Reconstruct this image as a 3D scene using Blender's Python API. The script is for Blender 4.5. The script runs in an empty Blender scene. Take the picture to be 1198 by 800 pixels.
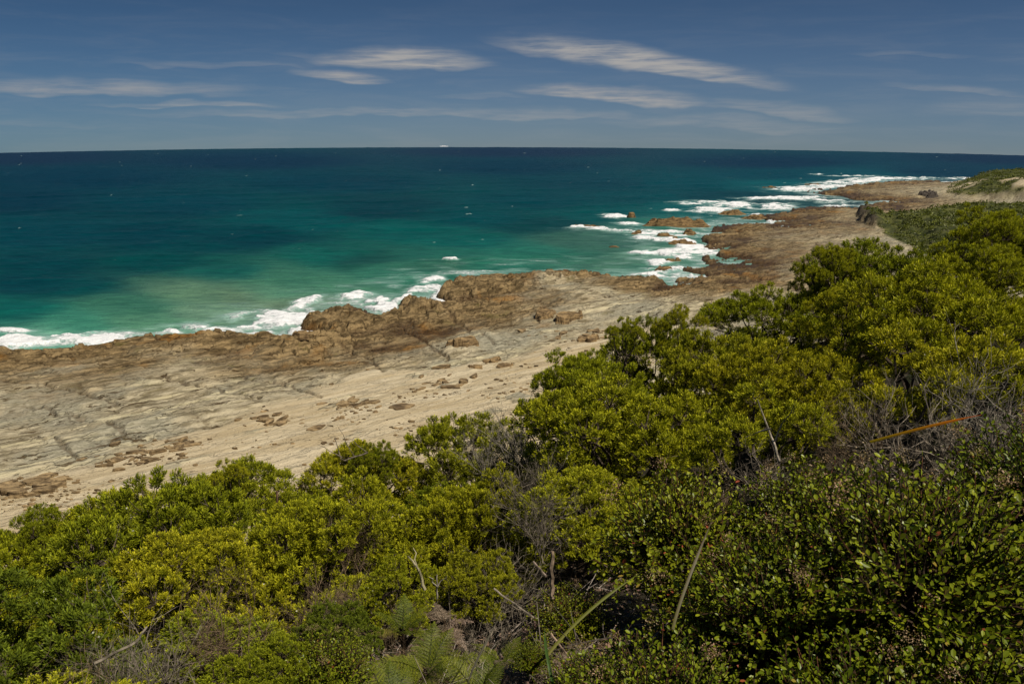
import bpy, math
import numpy as np
from mathutils import Vector, Matrix
R = math.radians
SC = bpy.context.scene
COL = SC.collection
# ------------------------------------------------------------------ camera
CAMH = 24.0                      # eye above the sea
FPX = 28.0 / 36.0 * 1198.0       # focal length in photo pixels
PITCH = R(16.35)
ERAD = 2 * CAMH / math.tan(R(2.6)) ** 2   # curvature of the sea, gives the bowed horizon of the photo
cd = bpy.data.cameras.new('camera'); cam = bpy.data.objects.new('camera', cd); COL.objects.link(cam)
cd.lens = 28.0; cd.sensor_width = 36.0; cd.clip_start = 0.05; cd.clip_end = 20000
cam.location = (0, 0, CAMH)
cam.rotation_euler = (Matrix.Rotation(math.pi / 2 - PITCH, 3, 'X') @ Matrix.Rotation(R(0.14), 3, 'Z')).to_euler()
SC.camera = cam
# ------------------------------------------------------------------ light
SUN_EL, SUN_AZ = 57.0, 122.0      # azimuth from the view direction towards the right
SKY_STRENGTH, SUN_STRENGTH = 0.05, 4.8
POLA_LOW, POLA_HIGH = (0.60, 0.75, 1.04), (0.355, 0.50, 0.69)   # polarising filter and daylight balance of the lens
SC.view_settings.view_transform = 'Standard'; SC.view_settings.look = 'None'
SC.view_settings.gamma = 1.0; SC.view_settings.use_curve_mapping = False
SC.view_settings.exposure = 0.08
sd_ = bpy.data.lights.new('sun', 'SUN'); sun = bpy.data.objects.new('sun', sd_); COL.objects.link(sun)
sd_.energy = SUN_STRENGTH; sd_.angle = R(0.55); sd_.color = (1.0, 0.93, 0.82)
_s = Vector((math.sin(R(SUN_AZ)) * math.cos(R(SUN_EL)), math.cos(R(SUN_AZ)) * math.cos(R(SUN_EL)), math.sin(R(SUN_EL))))
sun.rotation_euler = _s.to_track_quat('Z', 'Y').to_euler(); sun.location = (0, 0, 60)

cp, sp = math.cos(PITCH), math.sin(PITCH)
def pdir(px, py):
    u = (np.asarray(px, float) - 599) / FPX; v = (400 - np.asarray(py, float)) / FPX
    return u, cp + v * sp, -sp + v * cp
def azel(px, py):
    x, y, z = pdir(px, py)
    return np.arctan2(x, y), np.arctan2(z, np.hypot(x, y))
def p2w(px, py, z=0.6):
    """photo pixel to the point where its ray meets height z above the (curved) sea"""
    az, el = azel(px, py)
    t = -np.tan(el); disc = np.maximum(t * t - 4 * (CAMH - z) / (2 * ERAD), 0)
    r = 2 * (CAMH - z) / (t + np.sqrt(disc))
    return r * np.sin(az), r * np.cos(az)
def w2p(x, y, z):
    """world point to photo pixel"""
    z = z - CAMH
    d = y * cp - z * sp; u = x / d; v = (y * sp + z * cp) / d
    return 599 + u * FPX, 400 - v * FPX
def curv(x, y): return -(x * x + y * y) / (2 * ERAD)

class NT:
    """small helper round a node tree"""
    def __init__(s, tree):
        s.t = tree; s.n = tree.nodes; s.l = tree.links
    def new(s, typ, **kw):
        n = s.n.new(typ)
        for k, v in kw.items(): setattr(n, k, v)
        return n
    def put(s, sock, v):
        if isinstance(v, bpy.types.NodeSocket): s.l.new(v, sock)
        elif v is not None: sock.default_value = v
    def m(s, op, a, b=None, c=None, clamp=False):
        n = s.new('ShaderNodeMath', operation=op); n.use_clamp = clamp
        s.put(n.inputs[0], a); s.put(n.inputs[1], b)
        if c is not None: s.put(n.inputs[2], c)
        return n.outputs[0]
    def mix(s, f, a, b, mode='MIX'):
        n = s.new('ShaderNodeMix', data_type='RGBA', blend_type=mode)
        s.put(n.inputs[0], f)
        for i, v in ((6, a), (7, b)):
            if isinstance(v, (tuple, list)) and len(v) == 3: v = (*v, 1)
            s.put(n.inputs[i], v)
        return n.outputs[2]
    def ramp(s, f, a, b, x=0.0, y=1.0, smooth=True):
        n = s.new('ShaderNodeMapRange'); n.clamp = True
        if smooth: n.interpolation_type = 'SMOOTHSTEP'
        s.put(n.inputs[0], f); s.put(n.inputs[1], a); s.put(n.inputs[2], b); s.put(n.inputs[3], x); s.put(n.inputs[4], y)
        return n.outputs[0]
    def noise(s, vec, scale, detail=4, rough=0.5, dist=0.0):
        n = s.new('ShaderNodeTexNoise'); s.put(n.inputs['Vector'], vec)
        n.inputs['Scale'].default_value = scale; n.inputs['Detail'].default_value = detail
        n.inputs['Roughness'].default_value = rough; n.inputs['Distortion'].default_value = dist
        return n.outputs[0]
    def vor(s, vec, scale, feature='F1', out=0):
        n = s.new('ShaderNodeTexVoronoi', feature=feature); s.put(n.inputs['Vector'], vec); n.inputs['Scale'].default_value = scale
        return n.outputs[out]
    def mapping(s, vec, rot=(0, 0, 0), scale=(1, 1, 1), loc=(0, 0, 0)):
        n = s.new('ShaderNodeMapping'); s.put(n.inputs[0], vec)
        n.inputs['Rotation'].default_value = rot; n.inputs['Scale'].default_value = scale; n.inputs['Location'].default_value = loc
        return n.outputs[0]
    def attr(s, name):
        return s.new('ShaderNodeAttribute', attribute_name=name)
    def bump(s, h, strength, dist, normal=None):
        n = s.new('ShaderNodeBump'); s.put(n.inputs['Height'], h); n.inputs['Strength'].default_value = strength
        n.inputs['Distance'].default_value = dist
        if normal is not None: s.put(n.inputs['Normal'], normal)
        return n.outputs[0]

# ------------------------------------------------------------------ sky with thin cirrus
W = bpy.data.worlds.new('World'); SC.world = W; W.use_nodes = True
w = NT(W.node_tree); w.n.clear()
sky = w.new('ShaderNodeTexSky', sky_type='NISHITA'); sky.sun_disc = False
sky.sun_elevation = R(SUN_EL); sky.sun_rotation = R(SUN_AZ); sky.altitude = 30; sky.air_density = 1.0; sky.dust_density = 0.6; sky.ozone_density = 1.4
tc = w.new('ShaderNodeTexCoord'); sep = w.new('ShaderNodeSeparateXYZ'); w.l.new(tc.outputs['Generated'], sep.inputs[0])
AZ = w.m('ARCTAN2', sep.outputs[0], sep.outputs[1]); EL = w.m('ARCSINE', sep.outputs[2])
# polarising filter: the whole sky is taken down and its horizon glow compressed
lift = w.new('ShaderNodeCombineXYZ'); w.l.new(sep.outputs[0], lift.inputs[0]); w.l.new(sep.outputs[1], lift.inputs[1]); w.l.new(w.m('MAXIMUM', w.m('ADD', sep.outputs[2], 0.075), 0.02), lift.inputs[2])   # the sea horizon lies below eye level
w.l.new(lift.outputs[0], sky.inputs[0])
pola = w.mix(w.ramp(EL, R(-2.6), R(6.5), 0, 1, False), POLA_LOW, POLA_HIGH); pola = w.mix(w.ramp(AZ, R(-36), R(5)), w.mix(1.0, pola, (.74, .86, .90), 'MULTIPLY'), pola)
skyc = w.mix(1.0, sky.outputs[0], pola, 'MULTIPLY')
comb = w.new('ShaderNodeCombineXYZ'); w.l.new(AZ, comb.inputs[0]); w.l.new(EL, comb.inputs[1])
v1 = w.mapping(comb.outputs[0], rot=(0, 0, R(-4)), scale=(5, 42, 1))
n1 = w.noise(v1, 1.6, 6, 0.62, 0.5)
v2 = w.mapping(comb.outputs[0], rot=(0, 0, R(3)), scale=(14, 170, 1))
n2 = w.noise(v2, 1.4, 5, 0.6, 0.3)
nw = w.noise(w.mapping(comb.outputs[0], scale=(9, 24, 1)), 1.0, 3, 0.5)
warp = w.m('MULTIPLY', w.m('SUBTRACT', nw, 0.5), 0.028)
total = None
CL = [(470, 71, 105, 11, 0.03, .95), (398, 90, 58, 6, .05, .8), (120, 104, 170, 9, 0.02, .62), (225, 123, 110, 3.2, -.02, .55), (745, 72, 175, 13, 0.15, 1.0),
      (715, 111, 115, 9.5, 0.06, .9), (905, 127, 100, 7, .08, .45), (500, 133, 340, 5.5, 0.0, .45), (850, 143, 170, 9, .04, .35), (1065, 64, 80, 3, .06, .25),
      (1120, 104, 100, 4.5, .07, .38), (1165, 126, 110, 10, 0.0, .3), (250, 77, 120, 4, .03, .32), (560, 112, 60, 4, .05, .25), (40, 148, 90, 3, 0, .2), (365, 66, 50, 4, .1, .2)]
for (cx, cy, hw, hh, sl, op) in CL:
    a0, e0 = azel(cx, cy); a1, _ = azel(cx + hw, cy); sa = abs(a1 - a0); se = hh / FPX
    _, eL = azel(cx - hw, cy - sl * hw); _, eR = azel(cx + hw, cy + sl * hw); slo = (eR - eL) / (2 * sa)
    da = w.m('SUBTRACT', AZ, float(a0))
    de = w.m('ADD', w.m('SUBTRACT', w.m('SUBTRACT', EL, float(e0)), w.m('MULTIPLY', da, float(slo))), warp)
    qa = w.m('POWER', w.m('ABSOLUTE', w.m('DIVIDE', da, float(sa))), 2.0)
    de = w.m('ADD', de, float(se * .4))
    qe = w.m('POWER', w.m('DIVIDE', w.m('ADD', w.m('MULTIPLY', w.m('ABSOLUTE', de), 1.3), w.m('MULTIPLY', de, -.65)), float(se)), 2.0)
    g = w.m('MULTIPLY', w.ramp(w.m('ADD', qa, qe), 1.5, 0.0), op)
    total = g if total is None else w.m('MAXIMUM', total, g)
tex = w.ramp(w.m('ADD', w.m('MULTIPLY', n1, 0.50), w.m('MULTIPLY', n2, 0.58)), 0.34, 0.72)
dens = w.m('MULTIPLY', w.m('POWER', total, 1.2), w.m('ADD', w.m('MULTIPLY', tex, 0.92), 0.22), clamp=True)
veil = w.m('MULTIPLY', w.ramp(EL, R(9), R(1.5)), w.m('MULTIPLY', w.ramp(n1, 0.4, 0.75), 0.10))
dens = w.m('MAXIMUM', dens, veil)
cloudc = w.mix(dens, skyc, (7.0, 6.85, 6.75))
bg = w.new('ShaderNodeBackground'); w.l.new(cloudc, bg.inputs[0]); bg.inputs[1].default_value = SKY_STRENGTH
ow = w.new('ShaderNodeOutputWorld'); w.l.new(bg.outputs[0], ow.inputs[0])

# ------------------------------------------------------------------ numpy noise
def _h(ix, iy, seed):
    n = (ix.astype(np.int64) * 374761393 + iy.astype(np.int64) * 668265263 + seed * 2147483647) & 0xFFFFFFFF
    n = ((n ^ (n >> 13)) * 1274126177) & 0xFFFFFFFF
    return ((n ^ (n >> 16)) & 0xFFFFFF) / float(0xFFFFFF)
def vnoise(x, y, seed=0):
    ix = np.floor(x); iy = np.floor(y); fx = x - ix; fy = y - iy
    fx = fx * fx * (3 - 2 * fx); fy = fy * fy * (3 - 2 * fy)
    a = _h(ix, iy, seed); b = _h(ix + 1, iy, seed); c = _h(ix, iy + 1, seed); d = _h(ix + 1, iy + 1, seed)
    return (a * (1 - fx) + b * fx) * (1 - fy) + (c * (1 - fx) + d * fx) * fy
def fbm(x, y, oct=4, seed=0, gain=0.5):
    s = 0; a = 1; t = 0
    for i in range(oct):
        s = s + a * vnoise(x, y, seed + i * 17); t += a; a *= gain
        x, y = x * 1.93 + y * 0.42 + 5.1, y * 1.93 - x * 0.42 + 9.7
    return s / t
def worley(x, y, seed=0):
    """returns nearest cell random value, local offset in it, and f2-f1"""
    ix = np.floor(x); iy = np.floor(y)
    f1 = np.full(x.shape, 9.0); f2 = f1.copy(); rv = np.zeros_like(f1); ox = rv.copy(); oy = rv.copy()
    for dx in (-1, 0, 1):
        for dy in (-1, 0, 1):
            cx = ix + dx; cy = iy + dy
            px = cx + _h(cx, cy, seed); py = cy + _h(cx, cy, seed + 5)
            d = np.hypot(x - px, y - py); r = _h(cx, cy, seed + 9); c = d < f1
            f2 = np.where(c, f1, np.minimum(f2, d)); ox = np.where(c, x - px, ox); oy = np.where(c, y - py, oy)
            rv = np.where(c, r, rv); f1 = np.where(c, d, f1)
    return rv, ox, oy, f2 - f1
def sstep(x, a, b):
    t = np.clip((x - a) / (b - a), 0, 1); return t * t * (3 - 2 * t)
def sdist(x, y, P):
    """signed distance to polygon, positive inside"""
    P = np.asarray(P, float); d = np.full(x.shape, 1e9); inside = np.zeros(x.shape, bool)
    for i in range(len(P)):
        ax, ay = P[i]; bx, by = P[(i + 1) % len(P)]
        ex, ey = bx - ax, by - ay; L = ex * ex + ey * ey + 1e-9
        t = np.clip(((x - ax) * ex + (y - ay) * ey) / L, 0, 1)
        d = np.minimum(d, np.hypot(x - ax - t * ex, y - ay - t * ey))
        c = ((ay > y) != (by > y)) & (x < (bx - ax) * (y - ay) / (by - ay + 1e-12) + ax)
        inside ^= c
    return np.where(inside, d, -d)
def pxpoly(pts, z=0.6, tail=()):
    a = np.array(pts, float); X, Y = p2w(a[:, 0], a[:, 1], z)
    return list(zip(X, Y)) + list(tail)

# ------------------------------------------------------------------ mesh helpers
def mesh_np(name, V, F, mat, cols=None, smooth=False, extra=None):
    me = bpy.data.meshes.new(name); V = np.ascontiguousarray(V, dtype=np.float32)
    F = [np.asarray(f, np.int32) for f in (F if isinstance(F, list) else [F]) if len(f)]
    loops = np.concatenate([f.ravel() for f in F]); sizes = np.concatenate([np.full(len(f), f.shape[1], np.int32) for f in F])
    me.vertices.add(len(V)); me.vertices.foreach_set('co', V.ravel())
    me.loops.add(len(loops)); me.loops.foreach_set('vertex_index', loops)
    me.polygons.add(len(sizes)); st = np.concatenate([[0], np.cumsum(sizes)[:-1]]).astype(np.int32)
    me.polygons.foreach_set('loop_start', st)
    try: me.polygons.foreach_set('loop_total', sizes)
    except Exception: pass
    me.polygons.foreach_set('use_smooth', np.full(len(sizes), bool(smooth)))
    for nm, c in ([('col', cols)] if cols is not None else []) + list((extra or {}).items()):
        c = np.asarray(c, np.float32)
        if c.shape[1] == 3: c = np.concatenate([c, np.ones((len(c), 1), np.float32)], 1)
        at = me.color_attributes.new(nm, 'FLOAT_COLOR', 'POINT'); at.data.foreach_set('color', np.ascontiguousarray(c).ravel())
    me.update(calc_edges=True); me.validate()
    if mat: me.materials.append(mat)
    return me
def link(name, me, parent=None):
    o = bpy.data.objects.new(name, me); COL.objects.link(o)
    if parent: o.parent = parent
    return o
def tag(o, label=None, cat=None, group=None, kind=None):
    if label: o['label'] = label
    if cat: o['category'] = cat
    if group: o['group'] = group
    if kind: o['kind'] = kind
    return o
def empty(name, loc, label, cat, group=None, rz=0, s=1):
    o = bpy.data.objects.new(name, None); COL.objects.link(o); o.location = loc; o.rotation_euler = (0, 0, rz); o.scale = (s, s, s)
    o.empty_display_size = 0.1
    return tag(o, label, cat, group)
def copy_tree(o):
    c = o.copy(); COL.objects.link(c)
    for ch in list(o.children):
        d = ch.copy(); COL.objects.link(d); d.parent = c
    return c
def grid_faces(nr, nc):
    i = np.arange(nr * nc).reshape(nr, nc)
    return np.stack([i[:-1, :-1].ravel(), i[:-1, 1:].ravel(), i[1:, 1:].ravel(), i[1:, :-1].ravel()], 1)
def material(name):
    m = bpy.data.materials.new(name); m.use_nodes = True; t = NT(m.node_tree); t.n.clear()
    out = t.new('ShaderNodeOutputMaterial'); b = t.new('ShaderNodeBsdfPrincipled'); t.l.new(b.outputs[0], out.inputs[0])
    return m, t, b, out
def lin(*c): return tuple(((v / 255.0) / 12.92 if v / 255.0 <= .04045 else ((v / 255.0 + .055) / 1.055) ** 2.4) for v in c)

# ------------------------------------------------------------------ coast outline (read off the photo, laid on the sea plane)
COAST = [(-420, 440), (-80, 414), (0, 408), (60, 411), (110, 406), (135, 401), (160, 396), (190, 395), (215, 393), (250, 389), (270, 388), (300, 392), (335, 392), (352, 398),
         (372, 400), (378, 390), (350, 385), (347, 377), (352, 369), (382, 368), (388, 360), (405, 355), (436, 358), (441, 364), (457, 367), (474, 368),
         (460, 360), (467, 349), (485, 347), (513, 355), (533, 360), (508, 346), (512, 336), (527, 328), (545, 323), (569, 323), (590, 320), (615, 316), (643, 316), (660, 314),
         (700, 317), (714, 319), (731, 321), (770, 326), (783, 332), (790, 324), (835, 324), (820, 319), (788, 312), (796, 309), (812, 311), (822, 308), (820, 305), (816, 301), (827, 297), (838, 299),
         (836, 296), (828, 291), (817, 280), (816, 275), (831, 269), (835, 267), (824, 262), (840, 259), (886, 259), (902, 260), (894, 252), (880, 248), (902, 245), (924, 246), (928, 240), (952, 239), (980, 240),
         (1008, 241), (1026, 233), (996, 231), (980, 227), (952, 225), (940, 222), (952, 219), (966, 219), (996, 214), (1026, 212), (1043, 209), (1091, 210), (1119, 210), (1140, 208), (1198, 207), (1330, 206)]
POLY = pxpoly(COAST, 0.5, tail=[(420, 300), (420, -60), (-260, -60)])
# low rocks lying off the shelf: px, py, half-length m, half-width m, height, long axis deg
SAND = pxpoly([(-300, 640), (-40, 566), (60, 556), (140, 536), (200, 515), (260, 494), (330, 468), (372, 452), (412, 434), (470, 432), (520, 428), (580, 420), (630, 402), (690, 388), (740, 380), (800, 400), (700, 520), (400, 640), (0, 720), (-300, 800)], 1.8)
HEAD = pxpoly([(1008, 243), (1014, 258), (1040, 264), (1060, 275), (1092, 294), (1250, 350)], 1.2, tail=[p2w(1420, 240, 5), p2w(1300, 233, 5), p2w(1180, 231, 5), p2w(1110, 229, 5), p2w(1060, 233, 5), p2w(1026, 237, 4)])
DUNE = pxpoly([(1090, 226), (1130, 231), (1200, 238), (1420, 250)], 1.2, tail=[p2w(1500, 206, 5), p2w(1198, 208, 3), p2w(1140, 208, 2), p2w(1110, 213, 1)])
_a = np.array(p2w(20, 470, 1.5)); _b = np.array(p2w(330, 415, 1.5)); SDIR = math.atan2(_b[1] - _a[1], _b[0] - _a[0])   # strike of the strata
_a = np.array(p2w(36, 472, 1.5)); _b = np.array(p2w(195, 530, 1.5)); JDIR = math.atan2(_b[1] - _a[1], _b[0] - _a[0])   # joints
# raised outcrops on the shelf: px, py, rx m, ry m, height
BLOBS = [(372, 376, 3.4, 2.2, 1.3), (404, 362, 4.5, 2.4, 1.4), (430, 372, 4, 2.2, .9), (486, 356, 4.6, 2.6, 1.6), (520, 366, 4, 2, .8), (548, 334, 6.5, 4, 1.2), (600, 328, 8, 3.6, 1.1), (660, 321, 9, 3.4, 1.5),
         (700, 323, 6, 3, .9), (744, 326, 6, 2.2, 0.7), (335, 398, 5, 2, 1.0), (260, 396, 4, 1.8, .9), (200, 401, 6, 2.2, .6), (20, 412, 4, 1.5, .6), (395, 384, 3.0, 1.8, .7), (830, 318, 7, 2, .6), (850, 270, 10, 3, .4), (880, 262, 10, 3, .5),
         (940, 242, 11, 3, .5), (850, 249, 8, 3, .5), (1000, 244, 16, 4, .3), (830, 300, 5, 2, .5), (960, 221, 12, 3, .6), (1040, 210, 16, 5, .8), (560, 395, 4, 2.2, .6), (540, 408, 3.4, 1.6, .5)]
_B = [(*p2w(b[0], b[1], 1.6), b[2], b[3], b[4]) for b in BLOBS]
JOINTS = [[(30, 470), (80, 482), (130, 500), (170, 512)], [(15, 512), (60, 521), (108, 536)], [(285, 436), (340, 450), (372, 466)], [(515, 352), (556, 388), (578, 402)], [(395, 392), (428, 416), (452, 436)], [(610, 336), (700, 342), (765, 348)], [(180, 440), (260, 452), (300, 470)], [(640, 352), (600, 372), (560, 384)], [(0, 445), (70, 452), (140, 470)], [(470, 372), (505, 398), (520, 420)]]
JW = [[p2w(a, b, 1.6) for a, b in J] for J in JOINTS]
cs_, sn_ = math.cos(SDIR), math.sin(SDIR); cj_, sj_ = math.cos(JDIR), math.sin(JDIR)
def terrain(x, y):
    """height and masks of the shore at x, y (arrays)"""
    wx = (fbm(x / 6, y / 6, 4, 3) - .5) * 4.0; wy = (fbm(x / 6, y / 6, 4, 31) - .5) * 4.0
    near = sstep(np.hypot(x, y), 320, 60) * .5 + .5
    sd = sdist(x + wx * .7 * near, y + wy * .7 * near, POLY) + (fbm(x / 2.2, y / 2.2, 3, 37) - .5) * 2.6 * sstep(np.hypot(x, y), 90, 130)
    ss = sdist(x + wx * .8, y + wy * .8, SAND) + (fbm(x / 3, y / 3, 3, 51) - .5) * 3
    u = (x * cs_ + y * sn_); v = (-x * sn_ + y * cs_)
    sand = sstep(ss, -1.0, 1.0)
    # blocky strata
    wu = u / 3.4 + (fbm(x / 3, y / 3, 3, 71) - .5) * 1.0; wv = v / 1.25 + (fbm(x / 2.4, y / 2.4, 3, 77) - .5) * 1.0
    r1, ox, oy, e1 = worley(wu, wv, 11)
    r2, ox2, oy2, e2 = worley(u / 1.1 + wx * .2, v / .5 + wy * .2, 23)
    r3, ox3, oy3, e3 = worley(u / 8.0 + wx * .1, v / 3.2 + wy * .1, 47)
    edge = sstep(sd, 15 * (.5 + fbm(x / 9, y / 9, 2, 87)), 1)            # rough outer margin
    far_ = sstep(np.hypot(x, y), 95, 130); edge = edge * (1 - .45 * far_)
    rough = np.clip(.20 + .55 * edge, 0, 1) * (1 - sand * .96) * (1 - .35 * far_)
    blk = (r1 - .5) * .55 + (oy * .5 + ox * .25) * .5 - .6 * sstep(e1, .12, 0.0)
    blk2 = (r2 - .5) * .2 + oy2 * .22 - .1 * sstep(e2, .1, 0)
    blk3 = (r3 - .5) * 1.1 + (oy3 * .9) * .5
    ter = fbm(u / 14, v / 5, 4, 91)
    tq = ter * 9; tq = (np.floor(tq) + sstep(tq - np.floor(tq), .72, 1.0)) / 9
    base = (1.05 - .45 * far_) + (0.55 - .1 * far_) * sstep(sd, 3, 22) + (tq - .5) * (1.9 - .9 * far_) * (1 - sand)
    h = base + rough * (blk * (.45 + .6 * edge) + blk2 * .9 + blk3 * (.2 + .42 * edge)) 
    h = h + (fbm(x / .8, y / .5, 3, 97) - .5) * .14 * (1 - sand)
    hs = 1.75 + .03 * np.maximum(ss, 0) + (fbm(u / 5, v / 1.6, 4, 101) - .5) * .35 + (fbm(u / 1.5, v / .4, 3, 103) - .5) * .07
    # thin rock ribs breaking through the sand
    rib = fbm(u / 3.2, v / .9, 4, 107); hs = hs + sstep(rib, .63, .70) * .12 * sstep(fbm(x / 7, y / 7, 2, 109), .45, .6)
    ribm = sstep(rib, .62, .68) * sstep(fbm(x / 7, y / 7, 2, 109), .45, .6)
    h = h * (1 - sand) + hs * sand
    for (bx, by, rx, ry, bh) in _B:
        du = ((x - bx) * cs_ + (y - by) * sn_) / rx; dv = (-(x - bx) * sn_ + (y - by) * cs_) / ry
        q = np.sqrt(du * du + dv * dv) + (fbm(x / 1.7, y / 1.7, 3, 113) - .5) * .7
        h = h + bh * .64 * sstep(q, 1.15, .35) * (.75 + .5 * r1)
    # joint gullies
    jv = (-x * sj_ + y * cj_) + (fbm(x / 5, y / 5, 3, 117) - .5) * 2.4
    jc = np.abs(((jv / 7.5) % 1) - .5) * 7.5; jm = .5 * sstep(jc, .3, .05) * sstep(fbm(x / 11, y / 11, 2, 119), .45, .6) * (1 - sand)
    wxx = x + (fbm(x / 1.6, y / 1.6, 3, 161) - .5) * 1.6; wyy = y + (fbm(x / 1.6, y / 1.6, 3, 163) - .5) * 1.6
    for J in JW:
        P0 = np.array(J); c0 = P0.mean(0); m_ = np.hypot(x - c0[0], y - c0[1]) < 18 + np.hypot(*(P0[-1] - P0[0]))
        if not m_.any(): continue
        d = np.full(int(m_.sum()), 99.0)
        for (ax, ay), (bx, by) in zip(J[:-1], J[1:]):
            ex, ey = bx - ax, by - ay; tt = np.clip(((wxx[m_] - ax) * ex + (wyy[m_] - ay) * ey) / (ex * ex + ey * ey), 0, 1); d = np.minimum(d, np.hypot(wxx[m_] - ax - tt * ex, wyy[m_] - ay - tt * ey))
        g_ = sstep(d, .34, .08); jm[m_] = np.maximum(jm[m_], g_)
    h = h - jm * .22
    h = h - far_ * sstep(fbm(u / 14, v / 2.2, 4, 118), .53, .63) * (1 - sand) * (.25 + .45 * sstep(sd, 9, 3))
    # down into the sea
    drop = sstep(sd, -1.8, 1.3)
    h = h * drop + (1 - drop) * (-2.2)
    # pools and channels low in the shelf of the far bay
    gpx, gpy = w2p(x, y, np.full(x.shape, .6) + curv(x, y))
    bay = sstep(gpx, 770, 830) * sstep(gpy, 345, 325) * sstep(gpy, 285, 300) * sstep(gpx, 930, 880)
    h = h - bay * sstep(fbm(u / 7, v / 2, 3, 121), .54, .62) * .45
    # headland and dunes
    hd = sdist(x + wx * .9, y + wy * .9, HEAD)
    rise = sstep(x, 60, 190)
    hh = 2.7 + 5.4 * rise + (fbm(x / 14, y / 14, 4, 127) - .5) * 4.0 * sstep(hd, 1, 9) + (fbm(x / 3, y / 3, 3, 129) - .5) * 1.0
    tipc = sstep(gpx, 1040, 1018); hm = sstep(hd + (fbm(x / 3, y / 3, 4, 128) - .5) * 7, -1.0, 1.4 + 5.5 * (1 - tipc)); h = np.where(hm > 0, h * (1 - hm) + hh * hm, h)
    dd = sdist(x + wx * 1.6, y + wy * 1.6, DUNE)
    dh = 1.4 + 3.2 * sstep(dd, 0, 14) + (fbm(x / 9, y / 9, 4, 131) - .5) * 2.6 * sstep(dd, 0, 8) + 2.0 * sstep(gpx, 1120, 1200)
    dm = sstep(dd, -.6, 3.0); h = np.where(dm > 0, np.maximum(h, h * (1 - dm) + dh * dm), h)
    brown = sstep(sd + (fbm(x / 5, y / 5, 4, 137) - .5) * 12 + (fbm(u / 9, v / 1.5, 3, 139) - .5) * 5, 19.0, 7.0)
    farb = sstep(np.hypot(x, y), 100, 140); brown = np.maximum(brown, farb * (.40 + .6 * fbm(u / 10, v / 2.0, 4, 141)) * sstep(sd, 34, 12))
    veg = np.maximum(sstep(hd, -3.0 + 2.6 * tipc, -1.6 + 2.6 * tipc), sstep(dd, 1, 6) * sstep(fbm(x / 9, y / 9, 4, 143), .40, .48))
    cliff = hm * (1 - sstep(hd, .6, 1.6 + 1.2 * tipc)) * (.55 + .45 * tipc)
    sandc = np.clip(np.maximum(sand * (1 - ribm), np.maximum(sstep(dd, 0, 3), farb * sstep(sd, 30, 55) * .7)), 0, 1)
    return h, sandc, brown, veg, cliff, jm, sd

# ------------------------------------------------------------------ shore sheet
naz, nr = 1350, 850
az = np.linspace(R(-43), R(40), naz); t = np.linspace(.82, 0.052, nr); rr = CAMH / t
A, Q = np.meshgrid(az, rr); X = Q * np.sin(A); Y = Q * np.cos(A); X = X.ravel(); Y = Y.ravel()
H, sandc, brown, veg, cliff, jm, sdv = terrain(X, Y)
V = np.stack([X, Y, H + curv(X, Y)], 1)
c1 = np.stack([sandc, brown, veg, cliff], 1); 
F = grid_faces(nr, naz)
keep = (H.reshape(nr, naz) > -2.15)
kf = keep[:-1, :-1] | keep[1:, 1:] | keep[:-1, 1:] | keep[1:, :-1]; F = F[kf.ravel()]
mt, n, b, out = material('shore_rock')
geo = n.new('ShaderNodeNewGeometry'); pos = geo.outputs['Position']
at = n.attr('zone'); sp_ = n.new('ShaderNodeSeparateColor'); n.l.new(at.outputs['Color'], sp_.inputs[0])
zs, zb, zv = sp_.outputs[0], sp_.outputs[1], sp_.outputs[2]; zc = at.outputs['Alpha']
vs = n.mapping(pos, rot=(0, 0, -SDIR), scale=(1, 1, 1))
vst = n.mapping(vs, scale=(.22, 1.0, .8)); vst2 = n.mapping(vs, scale=(.12, .9, .5))
st1 = n.noise(vst, 1.7, 7, .62, .35); st2 = n.noise(vst2, .8, 5, .6, .5); st3 = n.noise(vst, 6.5, 5, .6, .2)
pat = n.noise(pos, .16, 5, .55, .3); fine = n.noise(pos, 5.5, 6, .65)
grey = n.mix(n.ramp(st1, .38, .62), lin(124, 112, 84), lin(200, 186, 152))
grey = n.mix(n.ramp(pat, .42, .60), grey, n.mix(n.ramp(st3, .35, .65), lin(136, 130, 106), lin(178, 170, 144)))
grey = n.mix(n.m('MULTIPLY', n.ramp(st2, .50, .66), .7), grey, lin(228, 214, 170))
brn = n.mix(n.ramp(st1, .36, .64), lin(86, 70, 42), lin(162, 137, 94))
brn = n.mix(n.m('MULTIPLY', n.ramp(fine, .52, .68), .6), brn, lin(66, 48, 28))
brn = n.mix(n.m('MULTIPLY', n.ramp(pat, .55, .68), .7), brn, lin(150, 104, 40))
rock = n.mix(zb, grey, brn)
# thin dark bedding cracks
ck = n.vor(n.mapping(vs, scale=(.35, 1.5, 1)), 1.0, 'DISTANCE_TO_EDGE'); ckm = n.ramp(ck, .035, .0)
wobble = n.new('ShaderNodeVectorMath', operation='ADD'); n.l.new(vs, wobble.inputs[0]); nn = n.new('ShaderNodeTexNoise'); n.l.new(pos, nn.inputs['Vector']); nn.inputs['Scale'].default_value = .9; nn.inputs['Detail'].default_value = 5
n.l.new(nn.outputs['Color'], wobble.inputs[1])
ck2 = n.vor(n.mapping(wobble.outputs[0], scale=(.16, 1.3, 1)), 1.0, 'DISTANCE_TO_EDGE')
ckm2 = n.m('MULTIPLY', n.ramp(ck2, .03, .0), n.ramp(pat, .35, .55)); ck3 = n.vor(n.mapping(wobble.outputs[0], rot=(0, 0, JDIR), scale=(.10, .9, 1)), .5, 'DISTANCE_TO_EDGE')
crack = n.m('MAXIMUM', n.m('MULTIPLY', ckm2, n.m('MULTIPLY', n.ramp(st2, .40, .60), .6)), n.m('MULTIPLY', n.ramp(ck3, .025, 0), n.m('MULTIPLY', n.ramp(st1, .45, .6), .45)))
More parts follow.
